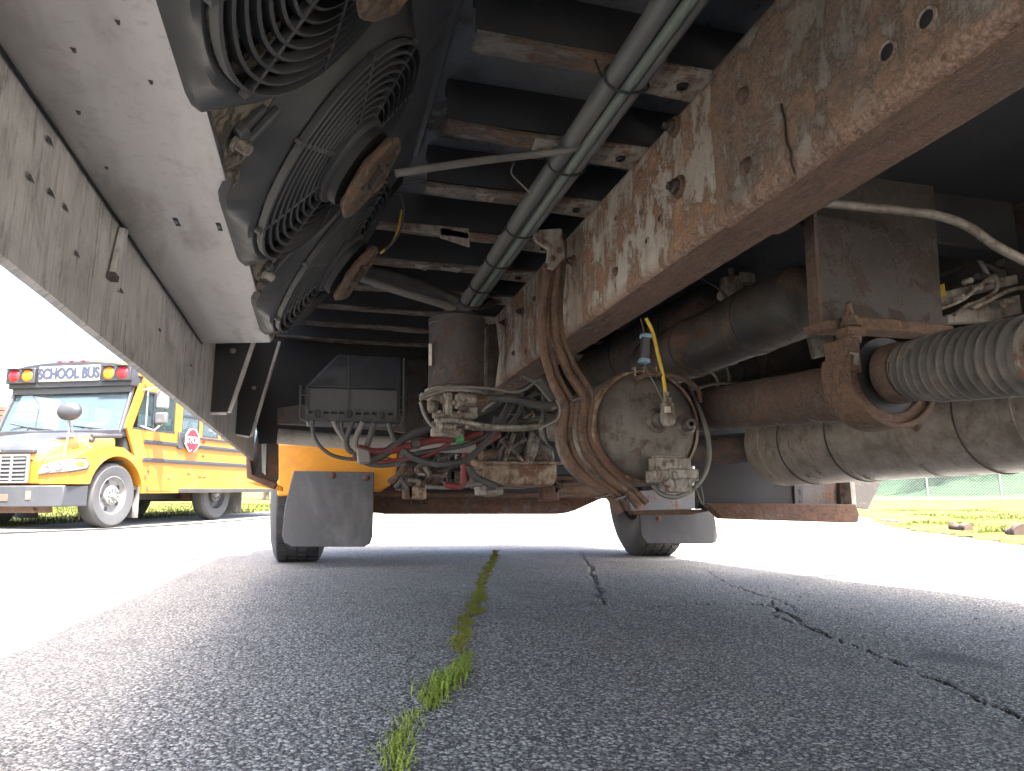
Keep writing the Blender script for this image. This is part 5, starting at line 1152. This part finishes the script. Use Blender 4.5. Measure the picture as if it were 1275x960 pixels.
# hatch, stop arm, mirrors
h_ = MB().box((.78, -.008, .56), (1.40, 0, 1.0)).build('side_hatch', 'bus_yellow', B2, .003)
for x, z in ((.76, .62), (.76, .92), (.70, .80)): MB().box((x-.02, -.02, z-.04), (x+.02, 0, z+.03)).build('hinge', 'axle_rust', h_, .003)
MB().box((1.28, -.014, .76), (1.34, -.006, .79)).build('latch', 'axle_rust', h_, .003)
arm = MB().box((1.50, -.035, 1.30), (1.66, -.002, 1.60)).build('stop_arm', 'bus_black', B2, .008)
def octo(r): return [(r*math.cos(PI/8+PI/4*i), r*math.sin(PI/8+PI/4*i)) for i in range(8)]
so_, sc_x = 1.86, -.065
MB().prism([(so_+x, 1.47+z) for x, z in octo(.225)], .012, 'y', sc_x).build('sign_edge', 'stop_white', arm)
MB().prism([(so_+x, 1.47+z) for x, z in octo(.203)], .004, 'y', sc_x-.004).build('sign_face', 'stop_red', arm)
st = text('STOP', .17, 'stop_white', B2, M4((so_, sc_x-.007, 1.47), (1, 0, 0), (0, 0, 1)), .002, offset=.003)
for z in (1.66, 1.28): MB().lathe([(.0001, .012), (.03, .008), (.034, 0)], (so_, sc_x-.004, z), (0, -1, 0), 16).build('sign_lamp', 'lens_red', arm)
MB().box((1.6, -.06, 1.42), (so_, -.05, 1.50)).build('arm_bar', 'bus_black', arm)
cm_ = MB().sphere((-.70, .30, 1.74), (.10, .20, .14), 20).build('crossover_mirror', 'bus_black', B2)
for p in ([(-.72, .30, 1.64), (-.70, .28, 1.45), (-.85, .20, 1.02)], [(-.70, .30, 1.64), (-.66, .27, 1.45), (-.35, .04, 1.10)]): MB().tube(p, .013, 8).build('mirror_stay', 'chrome', cm_)
MB().cyl((-.45, .10, 1.38), (.05, .00, 1.42), .035, 12).build('bonnet_rail', 'bus_black', B2); MB().sphere((-.42, .12, 1.33), (.05, .05, .05), 10).build('bonnet_catch', 'bus_black', B2)
sm = MB().box((.66, -.34, 1.92), (.74, -.12, 2.24)).build('side_mirror', 'chrome', B2, .03); MB().box((.66, -.34, 1.66), (.74, -.12, 1.86)).build('lower_mirror', 'plastic_grey', sm, .03)
for p in ([(.50, .0, 2.22), (.62, -.20, 2.27), (.72, -.22, 2.24)], [(.50, .0, 1.62), (.62, -.16, 1.55), (.72, -.22, 1.66)], [(.60, -.02, 2.24), (.60, -.02, 1.60)]): MB().tube(p, .016, 8).build('mirror_arm', 'chrome', sm)
for x, z in ((2.2, .80), (2.35, .80), (1.85, .85)): MB().box((x, -.006, z), (x+.10, -.001, z+.02)).build('lettering', 'lens_red', B2)
for x, z in ((2.28, 1.19), (2.28, 1.47), (2.26, 1.44)): MB().box((x, -.005, z), (x+.08, -.001, z+.03)).build('lettering', 'lens_red', B2)

# ================================================================== beyond the lot
# dark edge strip where the lot meets the verge on the left
b = MB(); p = [EO+ED*t+EN*(-.02+.03*noise.noise(Vector((t*1.3, 0, 5)))) for t in [-6+.4*i for i in range(70)]]; b.tube([Vector((q.x, q.y, rise(q.x, q.y)+.008)) for q in p], .020, 6)
o = b.build('lot_edge', 'plastic_deep'); o['kind'] = 'structure'; o['label'] = 'dark edge of the asphalt along the left verge'
def post_line(fa, fb, n, H, label):
    F_ = thing('chain_link_fence', label, 'fence'); pts = []
    for i in range(n):
        q = fa.lerp(fb, i/(n-1)); q.z = rise(q.x, q.y); pts.append(q); MB().cyl(q, q+z_*H, .035, 10).build('post', 'galvanised', F_)
    MB().tube([q+z_*(H-.03) for q in pts], .025, 8).build('top_rail', 'galvanised', F_); MB().tube([q+z_*.10 for q in pts], .02, 8).build('bottom_rail', 'galvanised', F_)
    b = MB(); D_ = (pts[-1]-pts[0]); L_ = D_.length; D_.normalize(); k = 0; t = -H
    sp_ = .11
    while t < L_:
        for s2 in (1, -1):
            a0 = max(0, t); a1 = min(L_, t+H)
            if a1 > a0:
                h0, h1 = (a0-t), (a1-t)
                if s2 < 0: h0, h1 = H-h0, H-h1
                def g_(a, h): q = pts[0]+D_*a; f_ = a/L_*(n-1); i_ = min(n-2, int(f_)); zz = pts[i_].z+(pts[i_+1].z-pts[i_].z)*(f_-i_); return Vector((q.x, q.y, zz+.05+h*(H-.1)/H))
                b.tube([g_(a0, h0), g_(a1, h1)], .0045, 3, False)
        t += sp_
    o = b.build('wire_mesh', 'mesh_wire', F_, smooth=0); o['kind'] = 'stuff'; return F_
post_line(Vector((27, 17, 0)), Vector((15.2, 31.5, 0)), 9, 2.0, 'chain link fence with grey posts running along the grass bank on the right')
post_line(Vector((-3, 84, 0)), Vector((30, 76, 0)), 12, 1.8, 'distant low chain link fence across the field straight ahead')
# clumps of broken kerb along the right hand edge
lg0 = None
for u, v, L_, lab, yaw_ in ((1105, 656, .95, 'brown log nearest the step beam, half sunk at the edge of the grass', .25), (1197, 662, .36, 'small dark broken lump of wood between the two logs', .5), (1268, 670, .55, 'short brown log at the far right edge of the lot', -.1)):
    c = at(u, v, Z=.0); a = math.atan2(GD.y, GD.x)+yaw_*.6; r = .08 if L_ > .5 else .065
    b = MB(); n = 12; ds = Vector((math.cos(a), math.sin(a), 0)); pts = [Vector((c.x, c.y, .05))+ds*(L_*(i/n-.5)) for i in range(n+1)]
    b.tube(pts, [r*(1+.5*noise.noise(p*6)) for p in pts], 12)
    for i, p in enumerate(b.v): q = Vector(p); b.v[i] = tuple(q+Vector((0, 0, 1))*.035*noise.noise(q*13))
    tag(b.build('log', 'log', smooth=50), lab, 'log', 'logs along the edge of the lot')
# trees
def tree(x, y, h, cr, mt, lab, grp, seed):
    r_ = random.Random(seed); z0 = rise(x, y); T = thing('tree', lab, 'tree', (x, y, z0), group=grp)
    MB().tube([(0, 0, -.2), (.1, .05, h*.3), (-.05, .1, h*.7)], [h*.03, h*.022, h*.008], 8).build('trunk', 'bark', T)
    for k in range(5): a = r_.uniform(0, 6.28); z = h*r_.uniform(.25, .5); MB().tube([(0, 0, z), (cr*.35*math.cos(a), cr*.35*math.sin(a), z+h*.12), (cr*.7*math.cos(a), cr*.7*math.sin(a), z+h*.28)], [h*.011, h*.008, h*.003], 5).build('limb', 'bark', T)
    v = []; f = []
    cl = [(r_.gauss(0, .42)*cr, r_.gauss(0, .42)*cr, h*(.28+.66*r_.random()), r_.uniform(.16, .34)*cr) for _ in range(34)]
    for (cx, cy, cz, rr_) in cl:
        for _ in range(110):
            d = Vector((r_.gauss(0, 1), r_.gauss(0, 1), r_.gauss(0, .8))).normalized()*rr_*r_.random()**.33
            p = Vector((cx, cy, cz))+d; s_ = .012*h*r_.uniform(.7, 1.6); a = Vector((r_.gauss(0, 1), r_.gauss(0, 1), r_.gauss(0, 1))).normalized(); b_ = a.orthogonal().normalized()
            o = len(v); v += [tuple(p-a*s_), tuple(p+b_*s_*.6), tuple(p+a*s_), tuple(p-b_*s_*.6)]; f.append((o, o+1, o+2, o+3))
    b = MB(); b.v = v; b.f = f; me = b.mesh('crown', mt); o = bpy.data.objects.new('crown', me); C.objects.link(o); o.parent = T; return T
tree(47, 33, 9, 4.6, 'leaf_dark', 'dark green tree at the far right behind the chain link fence', 'trees beyond the lot', 1)
tree(40, 36, 8, 4.2, 'leaf_dark', 'dark green tree second from the right behind the chain link fence', 'trees beyond the lot', 2)
tree(52, 26, 9, 5.0, 'leaf_mid', 'broad green tree on the bank outside the right edge of the fence', 'trees beyond the lot', 3)
tree(1.0, 34, 5.0, 2.6, 'leaf_mid', 'round green tree seen through the driver window of the yellow bus', 'trees beyond the lot', 5)
tree(-2.5, 37, 5.6, 2.8, 'leaf_dark', 'dark green tree standing directly behind the yellow bus', 'trees beyond the lot', 6)
# dark hillside of scrub behind the right hand fence
b = MB(); vs = []; fs = []; n, m = 60, 14
for i in range(n+1):
    for j in range(m+1):
        a = math.radians(42+34*i/n); r = 46+26*j/m; x, y = r*math.sin(a), r*math.cos(a)
        vs.append((x, y, rise(x, y)-.1+7.5*(j/m)**1.1*min(1, i/10+.1)+.9*noise.noise(Vector((x*.2, y*.2, 0)))*min(1, j*.4)+.35*noise.noise(Vector((x*.9, y*.9, 0)))*min(1, j)))
for i in range(n):
    for j in range(m): fs.append((i*(m+1)+j, (i+1)*(m+1)+j, (i+1)*(m+1)+j+1, i*(m+1)+j+1))
o = b.add(vs, fs).build('hillside', 'leaf_dark', smooth=60); o['kind'] = 'structure'; o['label'] = 'dark green scrub covered hillside behind the fence'
# brown roofed open shed far left
sc0 = at(40, 515, D=33); shx = sc0.x; shy = sc0.y
SH = thing('open_shed', 'long low open sided shed with brown roof behind the yellow bus', 'shed', (0, 0, 0))
sa = at(-90, 620, D=33); sb_ = at(33, 620, D=35); dv_ = (sb_-sa); dv_.z = 0; Lsh = dv_.length; dv_.normalize(); nv_ = Vector((-dv_.y, dv_.x, 0)); g0 = rise(sa.x, sa.y)
def shb(a0, a1, d0, d1, z0, z1, nm, mt):
    q = [sa+dv_*a0+nv_*d0, sa+dv_*a1+nv_*d0, sa+dv_*a1+nv_*d1, sa+dv_*a0+nv_*d1]
    for k in q: k.z = z0
    return MB().slab(q, (0, 0, z1-z0)).build(nm, mt, SH, .02)
zt = at(10, 497, D=33).z; zb = at(10, 518, D=33).z
for k in range(3): shb(-.3+.05*k, Lsh+.3-.1*k, -.3+.1*k, 5.3, zb+(zt-zb)*k/3, zb+(zt-zb)*(k+.85)/3, 'fascia_board', 'roof_brown')
for k in range(6): shb(Lsh*k/5-.12, Lsh*k/5+.12, 0, .24, g0-.2, zb, 'post', 'wood_brown')
shb(0, Lsh, 0, .12, zb-1.7, zb-1.5, 'cross_rail', 'wood_brown')
